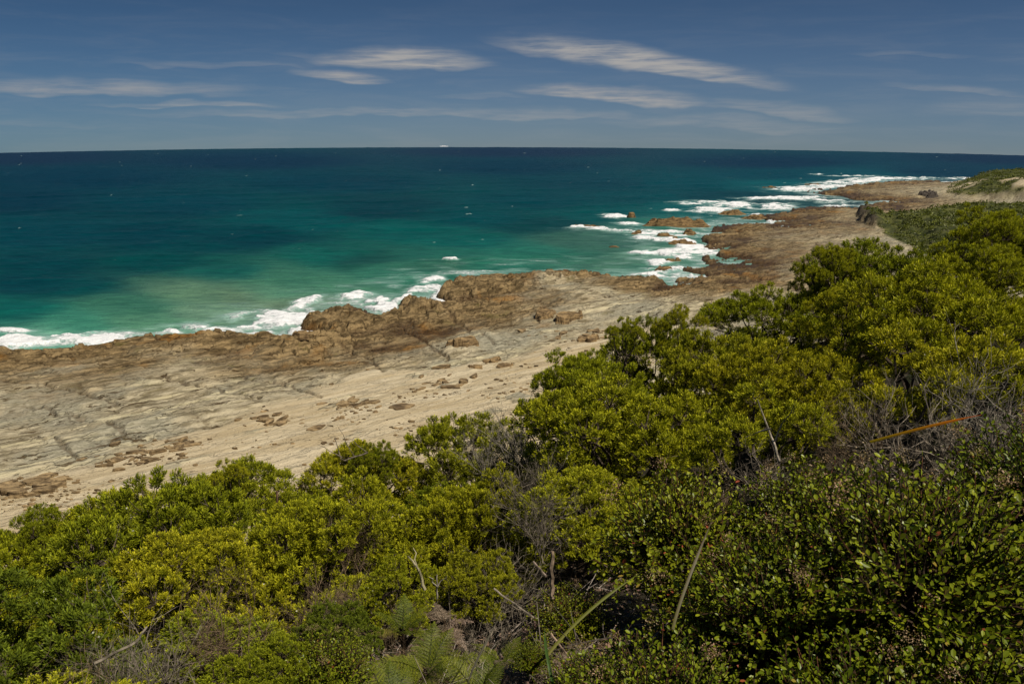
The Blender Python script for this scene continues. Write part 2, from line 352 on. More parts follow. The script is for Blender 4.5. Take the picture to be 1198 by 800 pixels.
dash = n.noise(n.mapping(wobble.outputs[0], scale=(.42, 2.6, 2)), 1.0, 5, .6, .2); dm = n.m('MULTIPLY', n.ramp(dash, .57, .64), n.ramp(n.noise(pos, .25, 3, .6), .38, .56))
rock = n.mix(n.m('MULTIPLY', dm, .85), rock, lin(92, 68, 32)); crack = n.m('MAXIMUM', crack, n.m('MULTIPLY', dm, .6)); rock = n.mix(n.m('MULTIPLY', crack, .8), rock, lin(62, 46, 24))
moss = n.m('MULTIPLY', n.ramp(n.noise(pos, .35, 4, .6, .4), .60, .70), .35); rock = n.mix(moss, rock, lin(116, 108, 52))
sandcol = n.mix(n.ramp(st2, .35, .65), lin(184, 165, 128), lin(208, 192, 158))
sandcol = n.mix(n.m('MULTIPLY', n.ramp(st1, .56, .70), .55), sandcol, lin(226, 210, 176))
sandcol = n.mix(n.m('MULTIPLY', n.ramp(st3, .62, .72), .6), sandcol, lin(120, 100, 72))
surf = n.mix(zs, rock, sandcol)
sepz = n.new('ShaderNodeSeparateXYZ'); n.l.new(pos, sepz.inputs[0])
wetat = n.attr('wet'); wetm = wetat.outputs['Fac']
surf = n.mix(n.m('MULTIPLY', wetm, .85), surf, n.mix(n.ramp(fine, .4, .6), lin(84, 58, 28), lin(50, 38, 24)))
vegc = n.mix(n.ramp(n.noise(pos, .5, 5, .6), .4, .62), (.040, .050, .010), (.12, .125, .03)); 
surf = n.mix(zv, surf, vegc)
surf = n.mix(n.m('MULTIPLY', zc, .85), surf, n.mix(n.ramp(st3, .4, .6), (.028, .022, .016), (.085, .066, .048)))  # brown cliff face taken near black, its deep shadow painted into the colour
n.l.new(n.mix(1.0, surf, n.mix(zs, (.77, .77, .78), (.84, .84, .84)), 'MULTIPLY'), b.inputs['Base Color']); b.inputs['Specular IOR Level'].default_value = .2
n.put(b.inputs['Roughness'], n.ramp(wetm, 0, 1, .9, .42))
hgt = n.m('ADD', n.m('ADD', n.m('MULTIPLY', st1, .5), n.m('MULTIPLY', st3, .3)), n.m('SUBTRACT', n.m('MULTIPLY', fine, .35), n.m('MULTIPLY', crack, .8)))
n.put(b.inputs['Normal'], n.bump(hgt, .85, .35))
wet = np.maximum(sstep(H + (fbm(X / 3, Y / 3, 3, 151) - .5) * .8, .95, .25), jm * .6)
bpx, bpy_ = w2p(X, Y, H + curv(X, Y)); 
shore = link('shore_ground', mesh_np('shore_ground', V, F, mt, smooth=True, extra={'zone': c1, 'wet': np.stack([wet, wet, wet], 1)}))
tag(shore, 'rocky tan shore platform with a strip of sand below the bushes', 'ground', kind='structure')
def hgt_at(x, y):
    h = terrain(np.array([float(x)]), np.array([float(y)]))[0][0]; return float(h + curv(x, y))

# ------------------------------------------------------------------ sea
naz, nr = 1100, 1300
az = np.linspace(R(-58), R(46), naz); t = np.linspace(0.80, 0.0262, nr)
t = np.where(t < .05, .05 - (.05 - t) * 1.0, t); rr = CAMH / t
A, Q = np.meshgrid(az, rr); X = (Q * np.sin(A)).ravel(); Y = (Q * np.cos(A)).ravel()
px, py = w2p(X, Y, curv(X, Y))
warpx = (fbm(X / 14, Y / 14, 4, 201) - .5) * 60; warpy = (fbm(X / 14, Y / 14, 4, 203) - .5) * 14
warpf = np.clip((py - 185) / 100, .1, 1.0)
qx = px + warpx * warpf; qy = py + warpy * warpf
SEA = [(0, 186, 24, 52, 76), (600, 178, 26, 54, 78), (1198, 184, 26, 54, 78), (300, 190, 12, 56, 78), (900, 190, 18, 58, 80), (600, 196, 6, 62, 80), (100, 210, 0, 60, 78), (400, 215, 0, 68, 82), (700, 215, 4, 72, 84), (0, 235, 0, 60, 76), (200, 240, 0, 72, 84), (450, 245, 0, 68, 76), (350, 258, 2, 92, 94),
       (50, 275, 0, 76, 86), (180, 277, 0, 70, 80), (240, 290, 0, 78, 82), (300, 280, 0, 70, 78), (50, 310, 0, 74, 80), (40, 335, 0, 74, 82), (90, 340, 0, 84, 86), (20, 365, 10, 108, 100), (180, 310, 0, 84, 84), (260, 318, 24, 108, 98), (330, 320, 66, 128, 104), (230, 345, 100, 140, 110), (130, 360, 66, 128, 104), (80, 380, 66, 146, 120),
       (60, 393, 110, 168, 142), (170, 380, 94, 150, 118), (250, 365, 112, 150, 124), (320, 345, 92, 150, 120), (340, 358, 108, 132, 108), (280, 348, 104, 130, 102), (400, 335, 82, 142, 114), (460, 318, 60, 132, 108), (440, 305, 26, 84, 78), (380, 300, 20, 112, 100), (500, 300, 40, 118, 102), (520, 312, 60, 120, 98), (470, 270, 4, 104, 98), (560, 280, 14, 108, 100), (620, 295, 44, 124, 106), (600, 308, 48, 128, 106), (560, 255, 0, 84, 88),
       (650, 300, 54, 126, 104), (700, 305, 84, 134, 112), (680, 285, 66, 116, 100), (720, 275, 74, 120, 106), (640, 262, 8, 76, 78), (760, 268, 60, 132, 118), (700, 250, 6, 96, 96), (740, 232, 0, 84, 90), (640, 235, 0, 78, 86), (820, 240, 20, 108, 108), (850, 229, 16, 74, 82), (800, 215, 2, 84, 92), (900, 216, 20, 104, 108), (900, 205, 10, 78, 90), (1000, 204, 24, 92, 102), (1100, 200, 22, 66, 84), (760, 300, 90, 140, 118), (760, 318, 80, 138, 118), (1000, 233, 40, 74, 80), (940, 232, 50, 96, 96)]
num = np.zeros((len(X), 3)); den = np.zeros(len(X))
for (sx, sy, r_, g_, b_) in SEA:
    # weights: elongated along the shore, tighter towards the horizon
    ky = np.interp(sy, [175, 200, 260, 400], [3.0, 6.0, 12.0, 16.0]); kx = 62
    d2 = ((qx - sx) / kx) ** 2 + ((qy - sy) / ky) ** 2
    wgt = 1.0 / (d2 * d2 + .10); num += wgt[:, None] * np.array(lin(r_, g_, b_)); den += wgt
seac = num / den[:, None] / 1.40
lum = seac.mean(1); seac *= (.75 + .36 * sstep(lum, .045, .19))[:, None]
seac *= (0.86 + .28 * fbm(X / 30, Y / 9, 4, 207))[:, None]
# foam
sd = sdist(X + (fbm(X / 5, Y / 5, 4, 211) - .5) * 6, Y + (fbm(X / 5, Y / 5, 4, 213) - .5) * 6, POLY)
foam = np.zeros(len(X))
FO = [(60, 399, 85, 8, 1, -.10), (120, 396, 60, 8, 1, -.1), (260, 388, 40, 6, .95, 0), (20, 400, 40, 7, 1, 0), (195, 389, 28, 4, .8, -.05), (330, 378, 46, 12, 1, -.18), (300, 385, 45, 8, .75, 0), (350, 358, 28, 6, .7, -.3), (360, 392, 22, 8, .95, 0), (230, 383, 60, 8, .35, 0), (450, 361, 22, 7, 1, 0), (440, 354, 22, 4, .8, -.2), (500, 336, 22, 12, .85, -.35), (520, 352, 16, 9, 1, .3), (475, 348, 20, 7, .75, -.4),
      (527, 305, 10, 1.8, 1, 0), (722, 253, 17, 3, 1, .1), (787, 246, 11, 1.8, 1, 0), (674, 265, 9, 1.8, 1, 0), (700, 268, 45, 3, .6, .03), (830, 246, 28, 3, 1, 0), (770, 272, 60, 4, .75, .05), (800, 284, 34, 6, .9, .25), (815, 291, 24, 5, 1, .1), (790, 298, 50, 7, .95, -.02), (752, 295, 16, 3, .85, 0), (772, 308, 20, 4, 1, 0), (780, 318, 30, 9, .75, 0), (765, 322, 36, 4, .6, 0), (848, 298, 24, 2.5, .7, 0), (815, 321, 24, 3, .8, 0), (850, 311, 16, 2.5, .5, 0), (760, 279, 24, 3, .7, .1),
      (850, 239, 48, 4.5, .9, .03), (905, 241, 26, 4.5, .85, 0), (820, 238, 40, 2, .7, .03), (920, 231, 52, 2, .95, -.02), (965, 234, 40, 2.5, .7, .04), (980, 240, 34, 1.6, .7, 0), (930, 221, 30, 3, 1, .02), (965, 217, 42, 3.6, 1, -.10), (1000, 211, 50, 2.8, 1, -.06), (1060, 208, 60, 1.6, 1, 0), (1130, 208, 60, 1.3, .8, 0), (985, 226, 18, 1.4, .7, 0), (890, 232, 25, 1.5, .6, 0), (800, 262, 32, 1.7, .8, 0), (880, 251, 12, 1.5, .7, 0), (900, 259, 6, 2, .9, 0), (740, 262, 24, 1.6, .6, .05), (10, 388, 30, 4, .5, 0), (1000, 205, 40, .8, .6, 0), (952, 203, 10, .7, .7, 0)]
FO += [(80, 402, 90, 5, .8, -.05), (520, 345, 14, 12, .9, -.3), (300, 372, 60, 10, .5, -.1), (410, 348, 40, 4, .6, -.15)]
for (fx, fy, hx, hy, st, sl) in FO:
    hy = hy * (.85 if fx < 240 else 1.0)
    d = ((qx - warpx * warpf * .8 - fx) / hx) ** 2 + ((qy - warpy * warpf * .72 - fy - sl * (px - fx)) / hy) ** 2
    foam = np.maximum(foam, st * np.exp(-d * 1.1) * 1.35)
halo = fbm(X / 6 + 3, Y / 3, 4, 233); foam = np.clip(foam * (.30 + .28 * sstep(px, 460, 380) + 1.05 * sstep(fbm(X / 2.6, Y / 1.8, 5, 231), .34, .64)), 0, 1)
lace = sstep(sd, -5.5, -.5) * (.25 + .75 * fbm(X / 9, Y / 9, 3, 217)); foam = np.maximum(foam, lace * .85 * sstep(fbm(X / 16, Y / 16, 3, 219), .36, .6))
caps = fbm(X / 3.0, Y / 1.6, 4, 221); capm = sstep(caps, .83, .89) * sstep(py, 330, 290) * .55
foam = np.maximum(foam, capm)
shl = sstep(sd, -26, -3) * sstep(px, 150, 300) * sstep(px, 1250, 1000) * (.12 + .5 * sstep(halo, .42, .66)) * .62; foam = np.maximum(foam, shl)
sw_ = (Y * .94 - X * .34) + (fbm(X / 22, Y / 22, 3, 241) - .5) * 26; swell = (fbm(X / 9 + Y / 30, Y / 3.2, 4, 223) - .5) * .34 + (1 - np.abs(np.sin(sw_ / 5.2))) ** 2 * .40 * fbm(X / 18, Y / 9, 3, 243) + (fbm(X / 2.2, Y / 1.1, 3, 227) - .5) * .16
brk = sstep(foam, .35, .95) * (fbm(X / 1.3, Y / 1.1, 3, 229) * .45 + .10)
V = np.stack([X, Y, swell * .8 + brk + curv(X, Y)], 1)
mw, n, b, out = material('sea_water')
geo = n.new('ShaderNodeNewGeometry'); pos = geo.outputs['Position']
base = n.attr('col').outputs['Color']; fo = n.attr('foam').outputs['Fac']
fn = n.noise(n.mapping(pos, scale=(.7, 1.0, 1)), 1.1, 9, .68, .8); fv = n.vor(n.mapping(wob := pos, scale=(.8, 1.1, 1)), 1.3, 'DISTANCE_TO_EDGE')
fl = n.noise(n.mapping(pos, rot=(0, 0, -SDIR * .5), scale=(.10, .34, 1)), 1.0, 8, .66, 1.2)
fth = n.m('ADD', n.m('ADD', n.m('MULTIPLY', fn, .75), n.m('MULTIPLY', fl, 1.8)), n.m('SUBTRACT', n.m('MULTIPLY', n.ramp(fv, 0, .3), -.14), .66))
fm = n.ramp(n.m('ADD', fo, n.m('SUBTRACT', fth, .56)), .42, .86)
thin = n.m('MULTIPLY', n.ramp(n.m('ADD', fo, n.m('SUBTRACT', fl, .5)), .10, .62), .5)
spk = n.noise(n.mapping(pos, scale=(.42, 1.5, 1)), .5, 9, .72)
wat = n.mix(n.ramp(spk, .3, .7), n.mix(1.0, base, (.66, .74, .78), 'MULTIPLY'), n.mix(1.0, base, (1.32, 1.26, 1.2), 'MULTIPLY'))
wat = n.mix(thin, wat, (.42, .62, .55)); wat = n.mix(fm, wat, (.78, .78, .76))
n.l.new(wat, b.inputs['Base Color']); b.inputs['IOR'].default_value = 1.33; b.inputs['Specular IOR Level'].default_value = .06
n.put(b.inputs['Roughness'], n.ramp(fm, 0, 1, .32, .9))
wv = n.m('ADD', n.m('MULTIPLY', n.noise(n.mapping(pos, scale=(.6, 1.5, 1)), .55, 6, .65, .3), 1.0), n.m('MULTIPLY', n.noise(pos, 3.2, 4, .6), .22))
n.put(b.inputs['Normal'], n.bump(n.m('ADD', wv, n.m('MULTIPLY', fm, .25)), .9, .8))
sea = link('sea', mesh_np('sea', V, grid_faces(nr, naz), mw, cols=seac, smooth=True, extra={'foam': np.stack([foam] * 3, 1)}))
tag(sea, 'blue green sea breaking white along the rocks', 'sea', kind='structure')
#@@PART2
# ------------------------------------------------------------------ things on the shore
class MB:
    """collects tubes, leaves and blobs into one mesh"""
    def __init__(s): s.V = []; s.Q = []; s.T = []; s.C = []; s.n = 0
    def add(s, V, Q=None, T=None, c=(1, 1, 1)):
        V = np.asarray(V, float).reshape(-1, 3); c = np.asarray(c, float)
        s.V.append(V); s.C.append(np.broadcast_to(c, (len(V), 3)) if c.ndim == 1 else c)
        if Q is not None and len(Q): s.Q.append(np.asarray(Q) + s.n)
        if T is not None and len(T): s.T.append(np.asarray(T) + s.n)
        s.n += len(V)
    def tube(s, P, rad, c=(1, 1, 1), k=4):
        P = np.asarray(P, float); rad = np.broadcast_to(np.asarray(rad, float), (len(P),))
        D = np.gradient(P, axis=0); D /= np.linalg.norm(D, axis=1, keepdims=True) + 1e-9
        ref = np.array([0, 0, 1.0]) if abs(D[0, 2]) < .9 else np.array([1.0, 0, 0])
        a = np.cross(D, ref); a /= np.linalg.norm(a, axis=1, keepdims=True) + 1e-9; b2 = np.cross(D, a)
        an = np.arange(k) * 2 * math.pi / k
        V = P[:, None] + rad[:, None, None] * (np.cos(an)[None, :, None] * a[:, None] + np.sin(an)[None, :, None] * b2[:, None])
        i = np.arange(len(P) * k).reshape(len(P), k); j = np.roll(i, -1, 1)
        Q = np.stack([i[:-1].ravel(), j[:-1].ravel(), j[1:].ravel(), i[1:].ravel()], 1)
        if len(np.shape(c)) == 2: c = np.repeat(np.asarray(c), k, 0)
        s.add(V, Q, c=c)
    def build(s, name, mat, parent=None, smooth=False):
        me = mesh_np(name, np.concatenate(s.V), [np.concatenate(a) for a in (s.Q, s.T) if a], mat, cols=np.concatenate(s.C), smooth=smooth)
        return link(name, me, parent)
def unit(v): return v / (np.linalg.norm(v, axis=-1, keepdims=True) + 1e-9)
def leaves(mb, B, D, N, L, Wd, C, tipc=None, bend=0.0):
    """diamond leaves: base B, direction D, normal N, length L, width Wd, colour C (all arrays)"""
    S = unit(np.cross(D, N)); L = L[:, None]; Wd = Wd[:, None]
    mid = B + D * L * .5 + N * L * .06
    V = np.stack([B, mid + S * Wd * .5, B + D * L - N * L * bend, mid - S * Wd * .5], 1)
    m = len(B); i = np.arange(m * 4).reshape(m, 4)
    c = np.repeat(C[:, None, :], 4, 1).copy()
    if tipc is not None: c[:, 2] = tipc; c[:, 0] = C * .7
    mb.add(V.reshape(-1, 3), i, c=c.reshape(-1, 3))

def rock_mat():
    m, n, b, out = material('boulder_rock'); geo = n.new('ShaderNodeNewGeometry'); pos = geo.outputs['Position']
    vs = n.mapping(pos, rot=(0, 0, -SDIR), scale=(.5, 1.2, 3.0)); a = n.noise(vs, 1.6, 6, .62, .3); f = n.noise(pos, 7, 5, .6)
    c = n.mix(n.ramp(a, .36, .64), lin(92, 76, 54), lin(170, 146, 108)); c = n.mix(n.m('MULTIPLY', n.ramp(f, .52, .68), .5), c, lin(60, 50, 36))
    c = n.mix(1.0, c, n.attr('col').outputs['Color'], 'MULTIPLY'); c = n.mix(1.0, c, (.82, .82, .82), 'MULTIPLY')
    n.l.new(c, b.inputs['Base Color']); b.inputs['Roughness'].default_value = .85; b.inputs['Specular IOR Level'].default_value = .25
    n.put(b.inputs['Normal'], n.bump(n.m('ADD', a, n.m('MULTIPLY', f, .4)), .8, .12)); return m
M_ROCK = rock_mat()
def simple_mat(name, col, rough=.6, spec=.3, bumps=None):
    m, n, b, out = material(name); pos = n.new('ShaderNodeNewGeometry').outputs['Position']
    c = n.mix(n.noise(pos, bumps or 3.0, 4, .6), tuple(v * .75 for v in col), tuple(min(1, v * 1.2) for v in col))
    n.l.new(c, b.inputs['Base Color']); b.inputs['Roughness'].default_value = rough; b.inputs['Specular IOR Level'].default_value = spec; return m
def rock_mesh(seed, lx, ly, lz, col=(1, 1, 1), layers=3, wob=.25):
    """a bedded block: stacked irregular polygon slabs that share one skin"""
    r = np.random.default_rng(seed); k = 18; an = np.arange(k) * 2 * math.pi / k
    # angular outline: supporting lines of a random convex polygon
    na = 5; ns = np.sort(r.uniform(0, 2 * math.pi, na)) * .45 + np.arange(na) * 2 * math.pi / na * .55 + .3; di = r.uniform(.55, 1.0, na)
    base = np.min(np.where(np.cos(an[:, None] - ns) > .12, di / np.maximum(np.cos(an[:, None] - ns), .12), 9), 1)
    base = np.minimum(base, 1.25)
    rings = []; zs = [-.6]; 
    for l in range(layers): zs += [l / layers + .03, (l + .42) / layers, (l + .93) / layers]
    rv = {}
    for q, z in enumerate(zs):
        l = max(0, (q - 1) // 3); ins = rv.setdefault(l, (r.uniform(.80, 1.03) - .10 * l, r.uniform(-.1, .1, 2), 1 + (r.random(k) - .5) * .22))
        f = [.97, 1.0, .98][(q - 1) % 3] if q else 1.02
        R_ = base * ins[0] * ins[2] * f * (1 + (r.random(k) - .5) * .06)
        tilt = (R_ * np.cos(an)) * r.uniform(-.02, .12)
        rings.append(np.stack([R_ * np.cos(an) * lx + ins[1][0] * lx, R_ * np.sin(an) * ly + ins[1][1] * ly, z * lz + tilt * lz * (q > 0) + (r.random(k) - .5) * .05 * lz], 1))
    top = rings[-1]; c0 = top.mean(0)
    rings.append(c0 + (top - c0) * .62 + np.array([0, 0, .05 * lz]) + (r.random((k, 3)) - .5) * [0, 0, .09 * lz])
    rings.append(c0 + (top - c0) * .25 + np.array([0, 0, .08 * lz]) + (r.random((k, 3)) - .5) * [0, 0, .07 * lz])
    V = np.concatenate(rings + [c0[None] + [0, 0, .09 * lz]]); nr_ = len(rings); i = np.arange(nr_ * k).reshape(nr_, k); j = np.roll(i, -1, 1)
    Q = np.stack([i[:-1].ravel(), j[:-1].ravel(), j[1:].ravel(), i[1:].ravel()], 1)
    T = np.stack([i[-1], j[-1], np.full(k, nr_ * k)], 1)
    return mesh_np('rock', V, [Q, T], M_ROCK, cols=np.broadcast_to(np.array(col, float), (len(V), 3)), smooth=False)
def lump_mesh(seed, lx, ly, hz, det=1, lc=(.82, .72, .55)):
    k = 34; g = np.linspace(-1.25, 1.25, k); gx, gy = np.meshgrid(g, g); gx = gx.ravel(); gy = gy.ravel()
    q = np.hypot(gx, gy) + (fbm(gx * 1.6 + seed, gy * 1.6, 4, seed) - .5) * 1.1
    r1, ox, oy, e = worley(gx * lx / 1.6 * (1.3 if det > 1 else 1) + seed * 3.1, gy * ly / .8, seed + 3)
    z = sstep(q, 1.0, .72 if det > 1 else .25) * (.62 + .5 * r1 + oy * .35 - .3 * sstep(e, .12, 0)) * hz + (fbm(gx * lx * 2, gy * ly * 3, 3, seed + 7) - .5) * .25 * hz * .6 - .28
    V = np.stack([gx * lx, gy * ly, z], 1); Fq = grid_faces(k, k); ok = (z[Fq] > -.22).any(1)
    return mesh_np('rock', V, Fq[ok], M_ROCK, cols=np.broadcast_to(np.array(lc), (len(V), 3)), smooth=False)
SLABS = [rock_mesh(s, 1, .46, .34, (1.0, .98, .92), 1) for s in range(7)] + [lump_mesh(50 + s, 1, .75, .85, 6, (.88, .82, .70)) for s in range(4)]
def place_rock(name, px, py, L, kind, label, group, rz, sy=1, sz=1, z=0.0, tilt=0):
    x, y = p2w(px, py, 1.7)
    o = link(name, SLABS[kind]); o.location = (x, y, hgt_at(x, y) + z); o.scale = (L, L * sy, L * sz)
    o.rotation_euler = (tilt, tilt * .5, rz); tag(o, label, 'rock', group, 'thing'); return o
rg = np.random.default_rng(5)
# clusters of broken slabs on the sand: name of the cluster, list of pixel centres, spread, number
CLUS = [((22, 578), 28, 8, 20, 1.1, 'flat dark slab in the broken ledge at the left edge of the sand'),
        ((62, 570), 22, 7, 12, 1.0, 'flat dark slab in the pile on the sand beside the leftmost ledge'),
        ((150, 538), 34, 10, 24, .8, 'thin grey brown slab in the scatter on the sand above the left bushes'),
        ((205, 524), 30, 7, 16, .8, 'thin brown slab in the strewn row at the middle of the sand'),
        ((312, 495), 34, 7, 18, .7, 'small dark slab in the line of rocks crossing the sand'),
        ((410, 476), 36, 10, 22, .7, 'thin cracked slab in the patch where the sand meets the shelf'),
        ((520, 452), 40, 9, 20, .7, 'small flat slab in the scatter near the upper end of the sand'),
        ((640, 384), 30, 6, 10, 1.0, 'brown slab in the ledge pile left of the tall bush tips'),
        ((700, 388), 34, 6, 12, 1.1, 'grey slab in the rubble strip right behind the tall bush tips'),
        ((365, 500), 46, 10, 9, .6, 'small pebble like slab on open sand over the middle bushes')]
for ci, ((cx, cy), sx, sy, num, L, lab) in enumerate(CLUS):
    for q in range(int(num * 1.7)):
        place_rock('rock_slab', cx + rg.normal() * sx * .55, cy + rg.normal() * sy * .5, L * (.14 + .80 * rg.random() ** 2.0), int(rg.integers(0, 7)), lab, lab.replace('slab in', 'slabs in', 1), SDIR + rg.normal() * .45, rg.uniform(.6, 1.3), rg.uniform(.6, 1.5), -.05, rg.normal() * .16)
SINGLE = [(541, 405, 1.7, 8, 'dark fronted square boulder on the shelf below the large outcrop', .9, .85), (223, 524, .9, 3, 'lone grey slab standing on the sand between two scatters', .8, .5), (370, 505, .9, 4, 'pale flat stone on the sand closest to the bushes', .8, .5),
          (664, 368, 1.8, 9, 'smooth rounded dark boulder beside the bush tips', .9, .6), (640, 366, 1.6, 10, 'low brown boulder left of the smooth dark boulder', .8, .6), (688, 400, 1.4, 7, 'dark boulder half hidden by the bush tips', .8, .7), (470, 482, 1.2, 4, 'round flat stone alone in the upper sand', 1.0, .4),
          (352, 395, 1.0, 8, 'upright brown stump of rock at the water inlet', 1.0, 1.0), (575, 424, 1.0, 7, 'small dark boulder at the foot of the shelf', .9, .7), (516, 427, 1.2, 3, 'dark slab leaning where shelf and sand meet', .7, .7), (556, 432, .8, 8, 'little boulder between the leaning slab and the bushes', .9, .6), (590, 430, .8, 9, 'small brown boulder nearest the bushes at the top of the sand', .9, .6)]
for (px_, py_, L, k, lab, sy, sz) in SINGLE: place_rock('boulder', px_, py_, L, k, lab, 'loose boulders on the shelf', SDIR + rg.normal() * .3, sy, sz, -.05)
# rocks standing in the water
SEAR = [(792, 263, 8.5, 2.6, 1.9, 'long brown rock standing in foam at the bay'), (746, 272, 2.2, 1.0, .8, 'small orange brown rock awash in front of the long rock'), (775, 274, 2.6, 1.0, .7, 'low flat rock between foam streaks below the long rock'), (806, 272, 2.4, 1.3, 1.0, 'brown knob of rock right of the low flat rock'),
        (798, 284, 3.4, 1.6, .9, 'rounded rock in the middle of the white surf'), (789, 278, 1.6, 1.0, .7, 'small rock above the rounded rock in surf'), (718, 287, 1.3, .7, .5, 'tiny dark rock alone in green water'), (688, 263, 4.5, 1.0, .6, 'low dark reef rock breaking the swell farthest out'),
        (856, 249, 5.5, 2.2, 1.5, 'broad brown rock in the far surf'), (884, 254, 5.0, 2.0, 1.3, 'brown rock right behind the broad far rock'), (738, 253.5, 1.6, .8, 1.1, 'dark rock behind a breaking white crest'), (775, 313, 2.0, 1.2, .8, 'brown rock awash near the near shelf'), (326, 369, 1.4, .6, .45, 'brown rock awash in the foam left of the shelf boulders'),
        (158, 397, 1.3, .5, .5, 'small wet rock at the leftmost breaking wave'), (785, 303, 1.8, .9, .7, 'dark rock tip in the whitest foam'), (952, 215, 4.0, 1.5, .9, 'tiny rock off the far point'), (900, 218, 3.0, 1.0, .7, 'farthest dark rock left of the far point')]
for q, (px_, py_, lx, ly, hz, lab) in enumerate(SEAR):
    x, y = p2w(px_, py_, 0.3)
    o = link('sea_rock', lump_mesh(200 + q, lx, ly, hz * (1.25 if lx < 4 else 1.0))); o.location = (x, y, curv(x, y)); o.rotation_euler = (0, 0, math.atan2(y, x) - math.pi / 2 + rg.normal() * .1)
    tag(o, lab, 'rock', 'rocks standing in the water')
# small stones washed together on the sand: past counting, one object
def stones():
    r = np.random.default_rng(404); m = 26000; px_ = r.uniform(-60, 800, m); py_ = r.uniform(380, 640, m); X, Y = p2w(px_, py_, 1.8)
    H_, sa_, *_r = terrain(X, Y); k = (sa_ > .4) & (r.random(m) < np.clip((fbm(X / 4, Y / 2.2, 4, 405) - .56) * 8, .015, 1)); X, Y, H_ = X[k][:2300], Y[k][:2300], H_[k][:2300]; m = len(X)
    L = .04 + .26 * r.random(m) ** 5; mb = MB(); a = r.uniform(0, 6.3, m); k6 = 6; an = np.arange(k6) * math.pi / 3
    rad = L[:, None] * r.uniform(.6, 1.1, (m, k6)); c, s_ = np.cos(an + a[:, None]), np.sin(an + a[:, None]); el = r.uniform(.4, .8, m)[:, None]
    lo = np.stack([X[:, None] + rad * c, Y[:, None] + rad * s_ * el, np.repeat((H_ + curv(X, Y) - .03)[:, None], k6, 1)], 2); hi = lo.copy(); ctr = np.stack([X, Y, H_ + curv(X, Y)], 1)[:, None]
    hi = ctr + (hi - ctr) * [.8, .8, 0] + np.array([0, 0, 1.0]) * (L[:, None, None] * r.uniform(.2, .5, (m, k6, 1)))
    V = np.concatenate([lo, hi], 1); b0 = (np.arange(m) * 12)[:, None]; q = np.concatenate([b0 + np.array([j, (j + 1) % 6, 6 + (j + 1) % 6, 6 + j]) for j in range(6)] + [b0 + np.array([6, 7, 8, 9]), b0 + np.array([6, 9, 10, 11])])
    mb.add(V.reshape(-1, 3), q, c=np.repeat(np.array([.9, .86, .78]) * r.uniform(.5, 1.3, (m, 1)), 12, 0)); return tag(mb.build('pebbles', M_ROCK), 'small brown stones and rubble strewn over the sand', 'pebbles', kind='stuff')
stones()
x, y = p2w(1084, 226, 1.4)
o = link('rock_outcrop', lump_mesh(300, 3.4, 2.2, 1.9, 4)); o.data.materials.clear(); o.data.materials.append(simple_mat('dark_rock', (.07, .058, .045), .9, .2, 1.2)); o.location = (x, y, hgt_at(x, y) - .3); o.rotation_euler = (0, 0, .2)
tag(o, 'dark square outcrop of rock on the far platform beside the dunes', 'rock')
# cruise boat on the horizon
MW = simple_mat('white_paint', (.75, .75, .74)); MG = simple_mat('grey_hull', (.35, .38, .42))
a_, _ = azel(519, 172); rs = 1010.0
bs = empty('ship', (rs * math.sin(a_), rs * math.cos(a_), curv(rs * math.sin(a_), rs * math.cos(a_)) + 0.5), 'tiny white ship sitting on the horizon line', 'ship', rz=0)
def boxm(mb, x0, x1, y0, y1, z0, z1, tp=0.0):
    V = [(x0, y0, z0), (x1, y0, z0), (x1, y1, z0), (x0, y1, z0), (x0 - tp, y0, z1), (x1 + tp, y0, z1), (x1 + tp, y1, z1), (x0 - tp, y1, z1)]
    mb.add(V, [(0, 3, 2, 1), (4, 5, 6, 7), (0, 1, 5, 4), (1, 2, 6, 5), (2, 3, 7, 6), (3, 0, 4, 7)])
h = MB(); boxm(h, -6.2, 6.2, -1.2, 1.2, -.8, 1.2, .9); h.build('hull', MW, bs)
h = MB(); boxm(h, -4.6, 3.2, -.9, .9, 1.203, 1.8); boxm(h, -3.0, 1.6, -.8, .8, 1.803, 2.2); h.build('cabin', MW, bs)
bs.scale = (.75, 1, .45)
h = MB(); boxm(h, -1.6, -.9, -.4, .4, 2.203, 2.7); h.build('funnel', MG, bs)

# ------------------------------------------------------------------ hillside under the bushes
SIL = [(-60, 628), (0, 612), (60, 602), (100, 578), (170, 564), (215, 552), (260, 545), (330, 532), (400, 527), (450, 520), (500, 512), (545, 492), (600, 462), (640, 414), (690, 394), (730, 374), (790, 369), (850, 350), (880, 330), (940, 296), (1000, 282), (1060, 278), (1120, 250), (1198, 232), (1260, 216)]
_S = np.array(SIL, float); _sa, _se = azel(_S[:, 0], _S[:, 1])
def canopy(az_, r, lift=0.0):
    """height of the top of the scrub relative to the eye, and the distance where the brow of the slope is"""
    e = np.interp(az_, _sa, _se); Ds = np.interp(az_, [R(-40), R(-15), R(5), R(20), R(38)], [8.2, 8.8, 10.5, 12.0, 14.5])
    zs_ = Ds * np.tan(e) - .05; z0 = np.interp(az_, [R(-30), R(0), R(12), R(40)], [-1.95, -2.15, -1.75, -1.45])
    f = (r - 2.4) / (Ds - 2.4); z = z0 + (zs_ - z0) * f
    return z, Ds
def shrub_h(az_, r):
    return np.interp(r, [1.5, 3.0, 5.0, 8.0], [.25, .45, 1.1, 1.5]) + .35 * sstep(az_, R(8), R(16)) * sstep(r, 6, 3)
